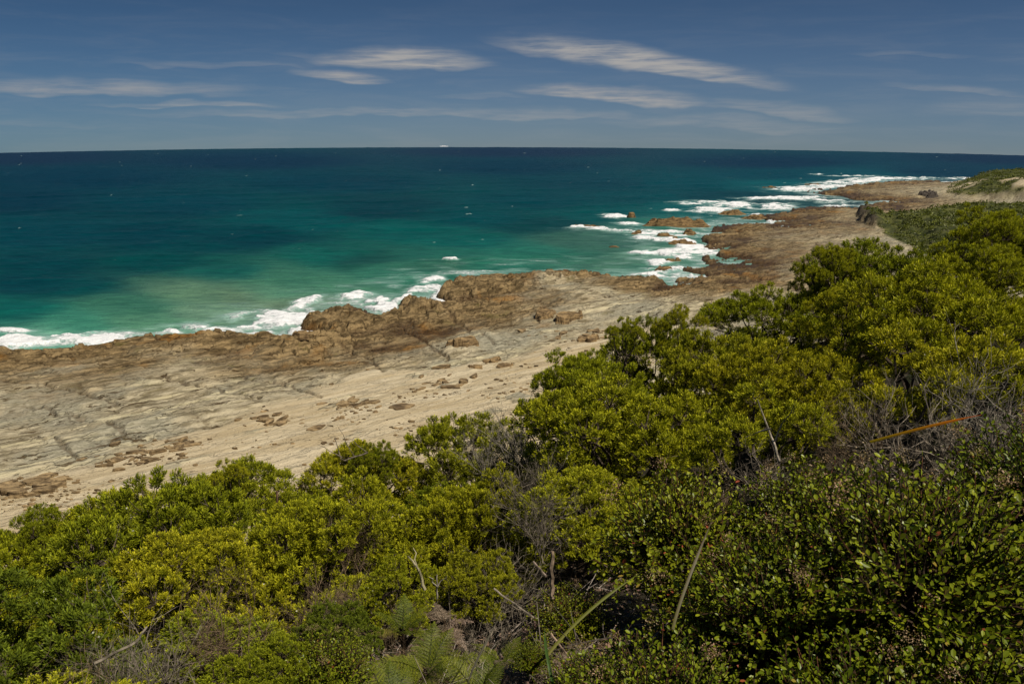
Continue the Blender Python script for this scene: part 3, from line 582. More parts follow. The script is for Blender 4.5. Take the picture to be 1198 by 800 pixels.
def ground(x, y):
    x = np.asarray(x, float); y = np.asarray(y, float); r = np.hypot(x, y); a = np.arctan2(x, y)
    ac = np.clip(a, R(-45), R(45)); z, Ds = canopy(ac, np.minimum(r, 99)); zb_, _ = canopy(ac, Ds)
    g = np.where(r < Ds, z, zb_) - shrub_h(ac, np.minimum(r, Ds))
    g = np.where(r < 2.2, np.maximum(g, -2.3) * sstep(r, .8, 2.2) + -1.72 * (1 - sstep(r, .8, 2.2)), g)
    back = sstep(np.abs(a), R(60), R(90)); g = g * (1 - back) + -1.7 * back
    g = g - np.maximum(r - Ds - .5, 0) * (1.15 + .12 * np.sin(a * 9)) * (1 - back * .8)
    return CAMH + g + (fbm(x / .9, y / .9, 3, 301) - .5) * .18
az = np.linspace(-math.pi, math.pi, 721); rr = np.concatenate([np.linspace(.01, 14, 150), np.linspace(14.4, 48, 70)])
A, Q = np.meshgrid(az, rr); X = (Q * np.sin(A)).ravel(); Y = (Q * np.cos(A)).ravel(); Z = np.maximum(ground(X, Y), -1.0)
mh, n, b, out = material('hillside_soil'); pos = n.new('ShaderNodeNewGeometry').outputs['Position']
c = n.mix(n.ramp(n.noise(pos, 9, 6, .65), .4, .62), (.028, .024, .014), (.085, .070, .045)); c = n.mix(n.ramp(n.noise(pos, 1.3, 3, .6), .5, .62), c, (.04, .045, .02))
n.l.new(c, b.inputs['Base Color']); b.inputs['Roughness'].default_value = .95; b.inputs['Specular IOR Level'].default_value = .1
n.put(b.inputs['Normal'], n.bump(n.noise(pos, 22, 6, .7), 1.0, .06))
hs_ = link('hillside', mesh_np('hillside', np.stack([X, Y, Z], 1), grid_faces(len(rr), len(az)), mh, smooth=True)); tag(hs_, 'dark leaf littered slope under the bushes', 'slope', kind='structure')

# ------------------------------------------------------------------ plants
def leaf_mat(name, rough=.5, spec=.3, trans=.3, tint=(1, 1, 1)):
    m, n, b, out = material(name); c = n.attr('col').outputs['Color']
    oi = n.new('ShaderNodeObjectInfo'); hv = n.new('ShaderNodeHueSaturation'); n.l.new(c, hv.inputs['Color'])
    n.put(hv.inputs['Hue'], n.ramp(oi.outputs['Random'], 0, 1, .485, .512, False)); n.put(hv.inputs['Value'], n.ramp(oi.outputs['Random'], 0, 1, 1.12, .85, False))
    c = n.mix(1.0, hv.outputs[0], tint, 'MULTIPLY')
    n.l.new(c, b.inputs['Base Color']); b.inputs['Roughness'].default_value = rough; b.inputs['Specular IOR Level'].default_value = spec
    tr = n.new('ShaderNodeBsdfTranslucent'); n.l.new(n.mix(1.0, c, (1.15, 1.2, .55), 'MULTIPLY'), tr.inputs[0])
    mx = n.new('ShaderNodeMixShader'); mx.inputs[0].default_value = trans; n.l.new(b.outputs[0], mx.inputs[1]); n.l.new(tr.outputs[0], mx.inputs[2]); n.l.new(mx.outputs[0], out.inputs[0]); return m
M_LEAF = leaf_mat('shrub_leaf', .5, .10, .22); M_BROAD = leaf_mat('glossy_leaf', .34, .16, .2); M_FERN = leaf_mat('fern_leaf', .5, .3, .3)
def bark_mat(name, c0, c1):
    m, n, b, out = material(name); pos = n.new('ShaderNodeTexCoord').outputs['Object']
    c = n.mix(n.ramp(n.noise(pos, 18, 5, .65), .38, .62), c0, c1); c = n.mix(1.0, c, n.attr('col').outputs['Color'], 'MULTIPLY')
    n.l.new(c, b.inputs['Base Color']); b.inputs['Roughness'].default_value = .9; b.inputs['Specular IOR Level'].default_value = .15; return m
M_BARK = bark_mat('bark', (.035, .026, .018), (.12, .09, .062)); M_DEAD = bark_mat('dead_wood', (.09, .08, .058), (.30, .26, .20))

def limb(rng, a, b, sag=.12, k=6):
    a = np.array(a, float); b = np.array(b, float); t = np.linspace(0, 1, k)[:, None]; L = np.linalg.norm(b - a)
    off = rng.normal(size=3) * sag * L; off2 = rng.normal(size=3) * sag * .5 * L
    return a + (b - a) * t + off * np.sin(t * math.pi) + off2 * np.sin(t * 2 * math.pi)
def sprout(mb, rng, P, Dr, n_leaf, L, Wd, ca, cb, cone=(18, 62), stem=.05, sd_len=.2):
    """shoots: each P with axis Dr carries n_leaf narrow leaves"""
    m = len(P); k = n_leaf; Pn = np.repeat(P, k, 0); Dn = np.repeat(Dr, k, 0)
    u = np.tile(np.linspace(0, 1, k), m); ang = np.radians(cone[1] + (cone[0] - cone[1]) * u + rng.normal(size=m * k) * 8)
    ref = unit(rng.normal(size=(m, 3))); ref = np.repeat(ref, k, 0); s1 = unit(np.cross(Dn, ref)); s2 = np.cross(Dn, s1)
    ph = np.tile(np.arange(k) * 2.39996, m) + rng.random(m * k) * .5
    rad = np.cos(ph)[:, None] * s1 + np.sin(ph)[:, None] * s2
    d = unit(Dn * np.cos(ang)[:, None] + rad * np.sin(ang)[:, None]); N = unit(np.cross(np.cross(d, Dn), d) + 1e-6)
    B = Pn + Dn * (u * stem)[:, None] + rad * .003
    f = np.repeat(rng.random(m), k)[:, None] * .65 + rng.random(m * k)[:, None] * .35
    C = np.array(ca) * (1 - f) + np.array(cb) * f; C = C * (.34 + .66 * u[:, None])  # shade at shoot bases and sunlit yellow-green tips are put into the leaf colour
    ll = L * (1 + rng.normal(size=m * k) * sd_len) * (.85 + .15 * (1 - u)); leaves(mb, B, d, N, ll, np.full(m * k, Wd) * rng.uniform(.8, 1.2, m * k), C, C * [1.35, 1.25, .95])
def shrub_proto(seed, Rx, Hh, nl, lr, ca, cb, base_gap=.35, tall=False):
    """returns (wood mesh, foliage mesh) of a bush: bare forked stems, lobes of close set shoots"""
    rng = np.random.default_rng(seed); wood = MB(); fol = MB(); cs = []
    for q in range(nl * 30):
        if len(cs) >= nl: break
        a = rng.uniform(0, 2 * math.pi); rad = math.sqrt(rng.random()) * Rx * .88
        top = Hh * math.sqrt(max(0, 1 - (rad / Rx) ** 2 * .72)); z = top - lr * rng.uniform(.4, 1.15) if rng.random() < .66 else top * rng.uniform(.3, .75)
        c = np.array([math.cos(a) * rad, math.sin(a) * rad, z])
        if all(np.linalg.norm((c - o) * [1, 1, .8]) > lr * 1.22 for o in cs): cs.append(c)
    for c in cs:
        r0 = lr * rng.uniform(.65, 1.2); fork = np.array([c[0] * .35, c[1] * .35, max(.1, c[2] * .42)]) + rng.normal(size=3) * .05
        p1 = limb(rng, [c[0] * .05, c[1] * .05, -.25], fork); wood.tube(p1, np.linspace(.028, .018, len(p1)), k=5)
        p2 = limb(rng, fork, c - [0, 0, r0 * .5]); wood.tube(p2, np.linspace(.018, .009, len(p2)), k=4)
        area = 4 * math.pi * r0 * r0 * .68; m = int(area / .140 ** 2)
        n_ = unit(rng.normal(size=(m * 14, 3))); n_ = n_[n_[:, 2] > -.30]; pick = []
        for v_ in n_:
            if len(pick) >= m: break
            if all(np.dot(v_, o_) < 1 - .5 * (.118 / r0) ** 2 for o_ in pick): pick.append(v_)
        CN = np.array(pick); sq = np.array([1.0, 1.0, .78]) * (1 + rng.normal(size=3) * .1)
        CP = c + CN * sq * r0 * rng.uniform(.68, 1.12, (len(CN), 1))
        P = []; D = []
        for cp_, cn_ in zip(CP, CN):
            k_ = int(rng.integers(11, 19)); ax = unit(cn_ * .55 + np.array([0, 0, .8])); dv_ = unit(rng.normal(size=(k_ * 3, 3))); dv_ = dv_[dv_ @ ax > .05][:k_]; cr = rng.uniform(.042, .068)
            P.append(cp_ + dv_ * cr * rng.uniform(.7, 1.05, (len(dv_), 1))); D.append(unit(dv_ * .9 + ax * .9 + rng.normal(size=dv_.shape) * .15))
            pt = limb(rng, c - [0, 0, r0 * .35], cp_, .08, 4); wood.tube(pt, np.linspace(.005, .0025, 4), k=3)
        P = np.concatenate(P); D = np.concatenate(D)
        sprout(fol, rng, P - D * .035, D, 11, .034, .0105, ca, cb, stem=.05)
        # small inner shoots and dead leaf
    # pale flower specks
    Vf = np.concatenate(fol.V); ns = 60; ii = rng.integers(0, len(Vf), ns); ctr = Vf[ii] + unit(rng.normal(size=(ns, 3)) + [0, 0, 1]) * .01
    leaves(fol, ctr, unit(rng.normal(size=(ns, 3))), unit(rng.normal(size=(ns, 3))), np.full(ns, .018), np.full(ns, .016), np.tile([.62, .60, .42], (ns, 1)))
    def mk(mb, nm, mat): return mesh_np(nm, np.concatenate(mb.V), [np.concatenate(mb.Q)], mat, cols=np.concatenate(mb.C))
    return mk(wood, 'trunk', M_BARK), mk(fol, 'foliage', M_LEAF)
YG = ((.12, .155, .006), (.60, .60, .028)); OG = ((.09, .125, .006), (.48, .505, .026)); GG = ((.07, .10, .010), (.29, .345, .028))
PROTO = [shrub_proto(11, .85, 1.35, 21, .25, *YG), shrub_proto(12, .95, 1.5, 27, .24, *YG), shrub_proto(13, .75, 1.25, 19, .23, *OG), shrub_proto(14, 1.0, 1.4, 29, .23, *OG), shrub_proto(15, .8, 1.3, 23, .20, *GG), shrub_proto(16, .62, 1.55, 11, .22, *YG)]
def twiggy(seed, Hh, spread, nst, depth=4, col=(1, 1, 1), r0=.012):
    rng = np.random.default_rng(seed); mb = MB()
    def grow(p, d, L, r, lv):
        k = 4; pts = [p]
        for q in range(k): d = unit(d + rng.normal(size=3) * .11 + [0, 0, .03]); pts.append(pts[-1] + d * L / k)
        mb.tube(pts, np.linspace(r, r * .6, k + 1), c=np.array(col) * rng.uniform(.75, 1.15), k=4 if lv > 1 else 3)
        if lv > 0:
            for q in range(int(rng.integers(2, 4 if lv < 3 else 5))):
                i = int(rng.integers(1, k + 1)); grow(pts[i], unit(d + rng.normal(size=3) * .60), L * rng.uniform(.5, .85), r * .58, lv - 1)
    for q in range(nst):
        d = unit(np.array([rng.normal() * spread, rng.normal() * spread, 1.0])); grow(np.array([rng.normal() * .08, rng.normal() * .08, -.1]), d, Hh * .42, r0, depth)
    return mesh_np('branches', np.concatenate(mb.V), [np.concatenate(mb.Q)], M_DEAD, cols=np.concatenate(mb.C))
DEADP = [twiggy(21, 1.3, .45, 9, 4), twiggy(22, 1.1, .5, 12, 4, (.8, .76, .72), .009), twiggy(23, 1.0, .6, 12, 4, (.95, .9, .86), .009), twiggy(24, .9, .6, 14, 4, (.70, .56, .42), .007)]
def broad_proto(seed, Rx, Hh, ntw, fl=6):
    rng = np.random.default_rng(seed); wood = MB(); fol = MB(); flo = MB()
    for q in range(ntw):
        n_ = unit(rng.normal(size=3) + [0, 0, .5]); n_[2] = abs(n_[2]); rr_ = rng.uniform(.45, 1.0) ** .6
        tip = n_ * [Rx, Rx, Hh] * rr_; st = tip * .55 + [0, 0, -.02]; pt = limb(rng, st, tip + [0, 0, .03], .1, 6)
        wood.tube(pt, np.linspace(.0035, .0018, 6), c=(.95, .52, .36) if q % 4 == 0 else (.5, .4, .28), k=3)
        if q % 3 == 0: p0 = limb(rng, [tip[0] * .1, tip[1] * .1, -.2], st, .1, 5); wood.tube(p0, np.linspace(.009, .004, 5), c=(.6, .5, .4), k=4)
        k = int(rng.integers(13, 20)); u = np.linspace(.05, 1, k); P = np.stack([np.interp(u, np.linspace(0, 1, 6), pt[:, i]) for i in range(3)], 1)
        ax = unit(pt[-1] - pt[0]); s1 = unit(np.cross(ax, rng.normal(size=3))); s2 = np.cross(ax, s1); ph = np.arange(k) * 2.4 + rng.random() * 6
        d = unit(ax * .55 + np.cos(ph)[:, None] * s1 + np.sin(ph)[:, None] * s2 + np.array([0, 0, .28])); N = unit(np.array([0, 0, 1.0]) * .9 + ax * .4 + rng.normal(size=(k, 3)) * .45); N = unit(N - d * np.sum(N * d, 1)[:, None])
        L = rng.uniform(.014, .030, k); Wd = L * .58; S = np.cross(d, N); f = rng.random((k, 1)) * .6 + .4 * rng.random()
        C = np.array([.045, .080, .004]) * (1 - f) + np.array([.255, .285, .012]) * f
        odd = rng.random(k); C[odd > .975] = (.26, .20, .03); C[odd < .012] = (.28, .09, .03)
        Lc = L[:, None]; Wc = Wd[:, None]
        ring = [P, P + d * Lc * .3 + S * Wc * .42 + N * Lc * .05, P + d * Lc * .72 + S * Wc * .46 + N * Lc * .04, P + d * Lc, P + d * Lc * .72 - S * Wc * .46 + N * Lc * .04, P + d * Lc * .3 - S * Wc * .42 + N * Lc * .05]
        V = np.stack(ring, 1).reshape(-1, 3); i = np.arange(k * 6).reshape(k, 6)
        fol.add(V, np.concatenate([i[:, [0, 1, 2, 3]], i[:, [0, 3, 4, 5]]]), c=np.repeat(C, 6, 0))
    fls = []
    for q in range(fl):
        flo = MB(); a = rng.uniform(0, 6.3); rad = math.sqrt(rng.random()) * Rx * .8; z = Hh * math.sqrt(max(.05, 1 - (rad / Rx) ** 2)) * 1.02
        c = np.array([math.cos(a) * rad, math.sin(a) * rad, z]); m = 90; P = c + rng.normal(size=(m, 3)) * [.022, .022, .016] + [0, 0, .02]
        leaves(flo, P, unit(rng.normal(size=(m, 3))), unit(rng.normal(size=(m, 3))), np.full(m, .007), np.full(m, .006), np.array([.40, .27, .14]) * rng.uniform(.5, 1.2, (m, 1)))
        fls.append(mesh_np('flower_cluster', np.concatenate(flo.V), [np.concatenate(flo.Q)], M_FERN, cols=np.concatenate(flo.C)))
    def mk(mb, nm, mat): return mesh_np(nm, np.concatenate(mb.V), [np.concatenate(mb.Q)], mat, cols=np.concatenate(mb.C))
    return [mk(wood, 'trunk', M_BARK), mk(fol, 'foliage', M_BROAD)] + fls
BROAD = [broad_proto(31, .55, .5, 420, 7), broad_proto(32, .6, .55, 460, 11), broad_proto(33, .5, .5, 400, 5)]
class Kind:
    def __init__(s): s.first = {}
    def put(s, key, name, parts, loc, label, cat, group, rz, sc):
        if key not in s.first:
            o = empty(name, (0, 0, 0), label, cat, group)
            for me in parts: link(me.name.split('.')[0], me, o)
            s.first[key] = o
        else: o = copy_tree(s.first[key])
        o.location = loc; o.rotation_euler = (0, 0, rz); o.scale = sc; tag(o, label, cat, group); return o
K = Kind(); rv_ = np.random.default_rng(77)
def at_polar(a, r):
    return r * math.sin(a), r * math.cos(a)
ORD = ['leftmost', 'second from left', 'third from left', 'fourth from left', 'fifth from left', 'sixth from left', 'seventh from left', 'eighth from left', 'ninth from left', 'tenth from left', 'eleventh from left', 'twelfth from left', 'thirteenth from left', 'fourteenth from left']
PLACED = []
def zone(px_, py_):
    """what grows where in the photo: o olive shrub, b broad leaved, f open floor with ferns"""
    if px_ > np.interp(py_, [560, 590, 640, 700, 800], [720, 700, 725, 755, 775]) and py_ > np.interp(px_, [640, 760, 880, 1000, 1198], [590, 560, 518, 500, 480]): return 'b'
    if py_ > 640 and 430 < px_ < 735: return 'f'
    if py_ > 655 and 280 < px_ < 440: return 'd'
    if py_ > 600 and 320 < px_ < 450: return 'd'
    if 930 < px_ and 395 < py_: return 'd'
    if 560 < px_ < 660 and py_ > 600: return 'd'
    return 'o'
ROWS = [(1.0, 1.30, 'on the skyline of the thicket'), (.82, 1.30, 'in the row behind the thicket skyline'), (.65, 1.25, 'in the middle row of the thicket'), (.50, 1.1, 'in the nearer middle row of the thicket'), (.37, .95, 'in the front row of the thicket')]
rows_out = []
for ri, (f, spc, rname) in enumerate(ROWS):
    a = R(-39) + rv_.uniform(0, .03); lst = []
    while a < R(39):
        _, Ds = canopy(a, 5.0); r = float(Ds) * f + rv_.normal() * .22; z, _ = canopy(a, r)
        x, y = at_polar(a, r); px_, py_ = w2p(x, y, CAMH + z); zn = zone(px_, py_)
        if zn == 'o' or (zn == 'd' and px_ < 930 and f > .45 and rv_.random() < .75): lst.append((a, r, float(z) - (.12 if zn != 'o' else 0), px_))
        a += spc / (Ds * f) * rv_.uniform(.88, 1.12)
    for q, (a, r, z, px_) in enumerate(lst):
        x, y = at_polar(a, r); g = float(ground(x, y)); hgt_ = CAMH + z - g
        ki = int(rv_.choice([0, 1, 5, 0, 1, 2] if (px_ > 560) else ([2, 3, 4, 4, 0] if f < .55 else [0, 2, 3, 1]))); 
        lift = rv_.normal() * (.10 if ri == 0 else .20) + (0.0 if ri == 0 else -.10)
        s = (hgt_ + lift) / [1.35, 1.5, 1.25, 1.4, 1.3, 1.55][ki]; sx = float(np.clip(s, .72, 1.15)) * rv_.uniform(.84, 1.06)
        tone = ['yellow green', 'bright green', 'olive green', 'dull green', 'grey green', 'narrow yellow green'][ki]
        K.put(('o', ki), 'coastal_shrub', PROTO[ki], (x, y, g), '%s shrub, %s %s' % (tone, ORD[q], rname), 'shrub', 'coastal shrubs of the thicket', rv_.uniform(0, 6.28), (sx, sx, s))
# shrubs just over the brow so that the slope behind stays leafy from the side
# tall tips that stand above the brow: px, py of tip
for (px_, py_, ki, s, lab) in [(730, 366, 5, .55, 'slender leafy bush tip rising against the rocks, left of the taller tip'), (800, 352, 5, .7, 'tallest slender bush tip rising against the shore rocks'), (262, 536, 5, .45, 'thin upright leafy shoot poking above the left thicket edge'), (975, 284, 1, .7, 'rounded bright shrub crown bulging up beside the grey platform'), (440, 520, 2, .5, 'small olive bush tip over the middle sand edge'), (40, 598, 3, .5, 'low dull bush tip at the far left of the sand edge')]:
    a, e = azel(px_, py_); _, Ds = canopy(a, 5.0); r = float(Ds) * .97; x, y = at_polar(a, r); zt = CAMH + r * math.tan(e); H0 = [1.35, 1.5, 1.25, 1.4, 1.3, 1.55][ki] * s
    K.put(('o', ki), 'coastal_shrub', PROTO[ki], (x, y, zt - H0), lab, 'shrub', 'coastal shrubs of the thicket', rv_.uniform(0, 6), (s * .75, s * .75, s))
# broad leaved, glossy shrubs at the lower right
lst = []; tries = 0
for f in (2.3, 2.75, 3.25, 3.8, 4.4, 5.1, 5.9):
    a = R(-4)
    while a < R(44):
        r = f + rv_.normal() * .1; z, _ = canopy(a, r); x, y = at_polar(a, r); px_, py_ = w2p(x, y, CAMH + z)
        if px_ < 1330 and (zone(px_, min(py_, 799)) == 'b') and px_ > 610: lst.append((a, r, float(z), f))
        a += .62 / f * rv_.uniform(.9, 1.1)
nm = {2.3: 'nearest the camera', 2.75: 'in the second row from the camera', 3.25: 'in the third row from the camera', 3.8: 'in the fourth row from the camera', 4.4: 'in the fifth row from the camera', 5.1: 'under the bare grey twigs', 5.9: 'farthest back, at the foot of the olive shrubs'}
cnt = {}
for (a, r, z, f) in lst:
    x, y = at_polar(a, r); cnt[f] = cnt.get(f, -1) + 1; ki = int(rv_.integers(0, 3)); s = rv_.uniform(.75, 1.15)
    top = CAMH + z + rv_.normal() * .13 - .03; hh = [.5, .55, .5][ki] * s
    K.put(('b', ki), 'broadleaf_shrub', BROAD[ki], (x, y, top - hh), 'glossy small leaved green shrub, %s %s' % (ORD[cnt[f]], nm[f]), 'shrub', 'glossy leaved shrubs at lower right', rv_.uniform(0, 6.28), (s, s, s))
# bare grey twig bushes: px, py of their top, distance factor, size
for q, (px_, py_, f, ki, s, lab) in enumerate([(612, 448, .84, 0, .7, 'bare grey twiggy bush at the upper edge beside the sand'), (572, 482, .80, 0, .55, 'small bare grey bush left of the larger grey one'), (615, 508, .60, 1, .7, 'dead grey bush in the middle of the thicket'), (640, 552, .50, 1, .55, 'dead grey twigs just below the middle grey bush'),
        (400, 575, .66, 3, .7, 'dry brown twigs in the shaded gap at left centre'), (385, 640, .48, 3, .65, 'tangle of dead grey stems in the dark gap left of the fern'), (440, 650, .44, 3, .6, 'dark tangled dead stems directly above the fern'), (350, 700, .38, 3, .5, 'grey dead stems at the bottom left of the fern'), (560, 660, .40, 2, .6, 'pale dead twigs above the brown litter'),
        (600, 620, .45, 1, .6, 'grey twigs between olive shrub and litter'), (1085, 398, .375, 2, .8, 'spreading bare grey twigs above the orange blade'), (1150, 392, .36, 2, .75, 'bare grey twigs at right above the glossy shrubs'), (1190, 375, .40, 0, .7, 'tall bare twigs at the right edge'), (1010, 432, .385, 3, .7, 'reddish brown dry twigs left of the grey twigs'),
        (905, 486, .40, 2, .5, 'grey twigs beside the pale forked stick'), (845, 522, .37, 3, .6, 'brown dry twigs left of the pale forked stick'), (785, 552, .38, 2, .5, 'thin grey twigs in front of the central shrubs'), (850, 372, .95, 1, .5, 'brown bare bush showing behind the skyline gap'), (505, 700, .36, 3, .5, 'fine brown dead stems behind the fern'), (690, 640, .38, 3, .6, 'tangled reddish twigs beside the upright stump'),
        (960, 560, .33, 3, .5, 'dry twig poking through the glossy leaves at centre right'), (1110, 620, .28, 3, .4, 'dry twig poking through the glossy leaves at far right'), (250, 640, .46, 3, .7, 'dark bare stems inside the left thicket'), (150, 690, .40, 1, .6, 'grey bare stems at lower left'), (60, 740, .36, 3, .6, 'dark bare stems in the bottom left corner')]):
    a, e = azel(px_, py_); _, Ds = canopy(a, 5.0); r = float(Ds) * f; x, y = at_polar(a, r); zt = CAMH + r * math.tan(e); H0 = [1.35, 1.1, 1.05, .95][ki] * s
    o_ = K.put(('d', ki), 'dead_shrub', (DEADP[ki],), (x, y, zt - H0), lab, 'dead shrub', 'bare twiggy bushes', rv_.uniform(0, 6), (s, s, s))

# bracken fronds
def frond(seed, L, ca, cb, curl=.5, dead=False):
    rng = np.random.default_rng(seed); mb = MB(); k = 17; t = np.linspace(0, 1, k)
    P = np.stack([t * L * math.cos(.5), np.sin(t * 2) * .02 * rng.normal(), t * L * math.sin(.75) - curl * L * t ** 2.2], 1)
    mb.tube(P[::3], np.linspace(.004, .0012, len(P[::3])), c=np.array(ca) * .8, k=3); D = unit(np.gradient(P, axis=0)); S0 = np.array([0, 1.0, 0])
    for i in range(3, k):
        for sgn in (-1, 1):
            pl = L * .44 * (1 - t[i]) ** .8 * min(1, .55 + t[i] * 1.6) * rng.uniform(.85, 1.1) + .008
            if dead: pl *= rng.uniform(.5, 1)
            d = unit(S0 * sgn + D[i] * .55 + rng.normal(size=3) * (.28 if dead else .06) - [0, 0, .12]); m = max(4, int(pl / .011)); u = np.linspace(.06, 1, m)
            B = P[i] + d * (u * pl)[:, None] + np.array([0, 0, -1.0]) * (u ** 2 * pl * (.35 if dead else .16))[:, None]; up = unit(np.cross(d, D[i]) * sgn); up = up if up[2] > 0 else -up
            mb.tube([P[i], B[m // 2], B[-1]], [.0012, .001, .0006], c=np.array(ca) * .9, k=3)
            for s2 in (-1, 1):
                dd = unit(D[i] * s2 + d * .35 + (rng.normal(size=(m, 3)) * (.35 if dead else .08))); f = rng.random((m, 1)) * .5 + .5 * rng.random()
                leaves(mb, B, dd, np.tile(up, (m, 1)), (.020 + .012 * (1 - t[i])) * (1.1 - u) + .004, np.full(m, .0085), np.array(ca) * (1 - f) + np.array(cb) * f)
    return mesh_np('frond', np.concatenate(mb.V), [np.concatenate(mb.Q)], M_FERN, cols=np.concatenate(mb.C))
GFR = [frond(41 + i, .55, (.060, .085, .006), (.21, .235, .014), .42) for i in range(3)] + [frond(44, .5, (.20, .19, .03), (.34, .29, .06), .5)]
DFR = [frond(51 + i, .42, (.13, .095, .06), (.38, .29, .20), .65, True) for i in range(3)]
def fern(px_, py_, r, nf, lab, dead=False, s=1.0, seed=0):
    rng = np.random.default_rng(seed); a, e = azel(px_, py_); x, y = at_polar(a, r); z = CAMH + r * math.tan(e)
    root = empty('dead_fern' if dead else 'fern', (x, y, z - .22), lab, 'fern', 'brown dead bracken' if dead else 'green bracken ferns')
    st = MB(); st.tube([(0, 0, -.15), (0, 0, .02)], [.012, .006], c=(.6, .5, .4)); st.build('stem', M_BARK, root)
    for q in range(nf):
        me = (DFR[q % 3] if dead else (GFR[3] if q % 5 == 4 else GFR[q % 3])); o = link('frond', me, root); aa = q * 2 * math.pi / nf + rng.normal() * .3
        o.rotation_euler = (rng.normal() * .2, -rng.uniform(.05, .5) if not dead else rng.uniform(-.2, .35), aa); sc_ = s * rng.uniform(.8, 1.15); o.scale = (sc_, sc_, sc_ * (.5 if dead else 1))
    return root
fern(500, 745, 3.15, 9, 'large green bracken fern at the bottom centre', s=.50, seed=1); fern(455, 780, 2.75, 8, 'bright green fern cut off by the bottom edge', s=.48, seed=2); fern(560, 770, 2.9, 7, 'yellowing fern right of the large green fern', s=.42, seed=3)
fern(470, 700, 3.5, 6, 'blue green fern frond behind the large fern', s=.42, seed=4); fern(318, 800, 2.8, 6, 'small green fern at the bottom left of centre', s=.35, seed=5); fern(590, 735, 3.3, 5, 'small fresh green fern beside the dead fronds', s=.35, seed=6)
fern(625, 750, 3.0, 8, 'brown dead fern right of the green ferns', True, .65, 7); fern(660, 715, 3.4, 7, 'pale dry fern under the upright stump', True, .6, 8); fern(600, 790, 2.6, 8, 'reddish dead fern at the bottom edge', True, .6, 9); fern(520, 690, 3.9, 6, 'withered fern in the shade behind the large fern', True, .5, 12)
for q, (px_, py_, r, kd, ki, sc_, lab) in enumerate([(392, 716, 3.3, 'o', 4, .26, 'small grey green bush beside the fern at lower left centre'), (375, 752, 2.9, 'b', 0, .5, 'little glossy bush under the dead stems at the bottom'), (560, 655, 4.2, 'o', 2, .34, 'small olive bush behind the leaning grey stick'), (622, 752, 3.0, 'b', 2, .22, 'tiny glossy sprig beside the dead fronds'),
        (668, 690, 3.6, 'b', 1, .45, 'low glossy bush at the foot of the upright stump'), (470, 655, 4.0, 'o', 5, .32, 'small yellow green bush above the fern'), (318, 765, 2.9, 'o', 3, .26, 'low olive bush at the bottom left of the fern'), (690, 770, 2.7, 'b', 1, .4, 'low glossy bush cut by the bottom edge right of the strap leaf')]):
    a, e = azel(px_, py_); x, y = at_polar(a, r); zt = CAMH + r * math.tan(e); H0 = ([1.35, 1.5, 1.25, 1.4, 1.3, 1.55][ki] if kd == 'o' else [.5, .55, .5][ki]) * sc_
    K.put((kd, ki), 'coastal_shrub' if kd == 'o' else 'broadleaf_shrub', None, (x, y, zt - H0), lab, 'shrub', 'low plants in the open floor', rv_.uniform(0, 6), (sc_, sc_, sc_))
# litter: dead leaves and sticks on the floor
rng = np.random.default_rng(91); m = 15000; aa = rng.uniform(R(-42), R(42), m); r_ = 1.9 + 5 * rng.random(m) ** 1.1; X = r_ * np.sin(aa); Y = r_ * np.cos(aa); Z = ground(X, Y) + .01 + rng.random(m) * .07
lm = MB(); P = np.stack([X, Y, Z], 1); d = unit(rng.normal(size=(m, 3)) * [1, 1, .35]); N = unit(rng.normal(size=(m, 3)) * .5 + [0, 0, 1]); L = rng.uniform(.02, .07, m)
leaves(lm, P, d, N, L, L * rng.uniform(.2, .5, m), np.array([.22, .15, .10]) * rng.uniform(.35, 1.7, (m, 1)) * (1 + rng.normal(size=(m, 3)) * .08))
for q in range(2600):
    p = P[rng.integers(m)] + [0, 0, .03]; dd = unit(rng.normal(size=3) * [1, 1, .5]); l_ = rng.uniform(.08, .35); lm.tube([p, p + dd * l_ * .5 + rng.normal(size=3) * .01, p + dd * l_], [.003, .0025, .0015], c=np.array([.30, .25, .20]) * rng.uniform(.5, 1.5), k=3)
o = lm.build('leaf_litter', M_FERN); tag(o, 'dry brown leaves and twigs littering the slope', 'leaf litter', kind='stuff')
# single sticks and strap leaves
def pxr(px_, py_, r):
    a, e = azel(px_, py_); return np.array([r * math.sin(a), r * math.cos(a), CAMH + r * math.tan(e)])
def blade(name, pts, wid, ca, cb, lab, cat='leaf blade', grp=None):
    P = np.array([pxr(*p) for p in pts]); k = 22; tt = np.linspace(0, 1, len(P)); u = np.linspace(0, 1, k)
    co = np.polyfit(tt, P, 2) if len(P) > 2 else np.polyfit(tt, P, 1); Q_ = sum(co[i][None] * u[:, None] ** (len(co) - 1 - i) for i in range(len(co)))
    D = unit(np.gradient(Q_, axis=0)); S = unit(np.cross(D, [0.15, -1, .45])); ww = wid * np.minimum(1, 3.0 * (1 - u) + .04)[:, None] * .5; Nn = np.cross(D, S)
    V = np.concatenate([Q_ - S * ww, Q_ + Nn * wid * .18, Q_ + S * ww]); i = np.arange(k - 1); F_ = np.concatenate([np.stack([i, i + 1, i + k + 1, i + k], 1), np.stack([i + k, i + k + 1, i + 2 * k + 1, i + 2 * k], 1)])
    f = np.tile(u, 3)[:, None]; me = mesh_np(name, V, F_, M_FERN, cols=np.array(ca) * (1 - f) + np.array(cb) * f); o = link(name, me); return tag(o, lab, cat, grp)
blade('strap_leaf', [(1018, 516, 3.6), (1085, 498, 3.5), (1148, 484, 3.4)], .012, (.50, .36, .02), (.95, .26, .02), 'long orange strap leaf lying across the twigs at right')
blade('strap_leaf', [(640, 768, 2.7), (690, 714, 3.0), (752, 668, 3.3)], .013, (.16, .15, .03), (.13, .15, .02), 'arching yellow green strap leaf right of the dead ferns')
blade('strap_leaf', [(788, 735, 2.5), (805, 680, 2.7), (836, 602, 3.0)], .012, (.12, .10, .03), (.16, .12, .08), 'dark upright strap leaf in front of the glossy shrubs')
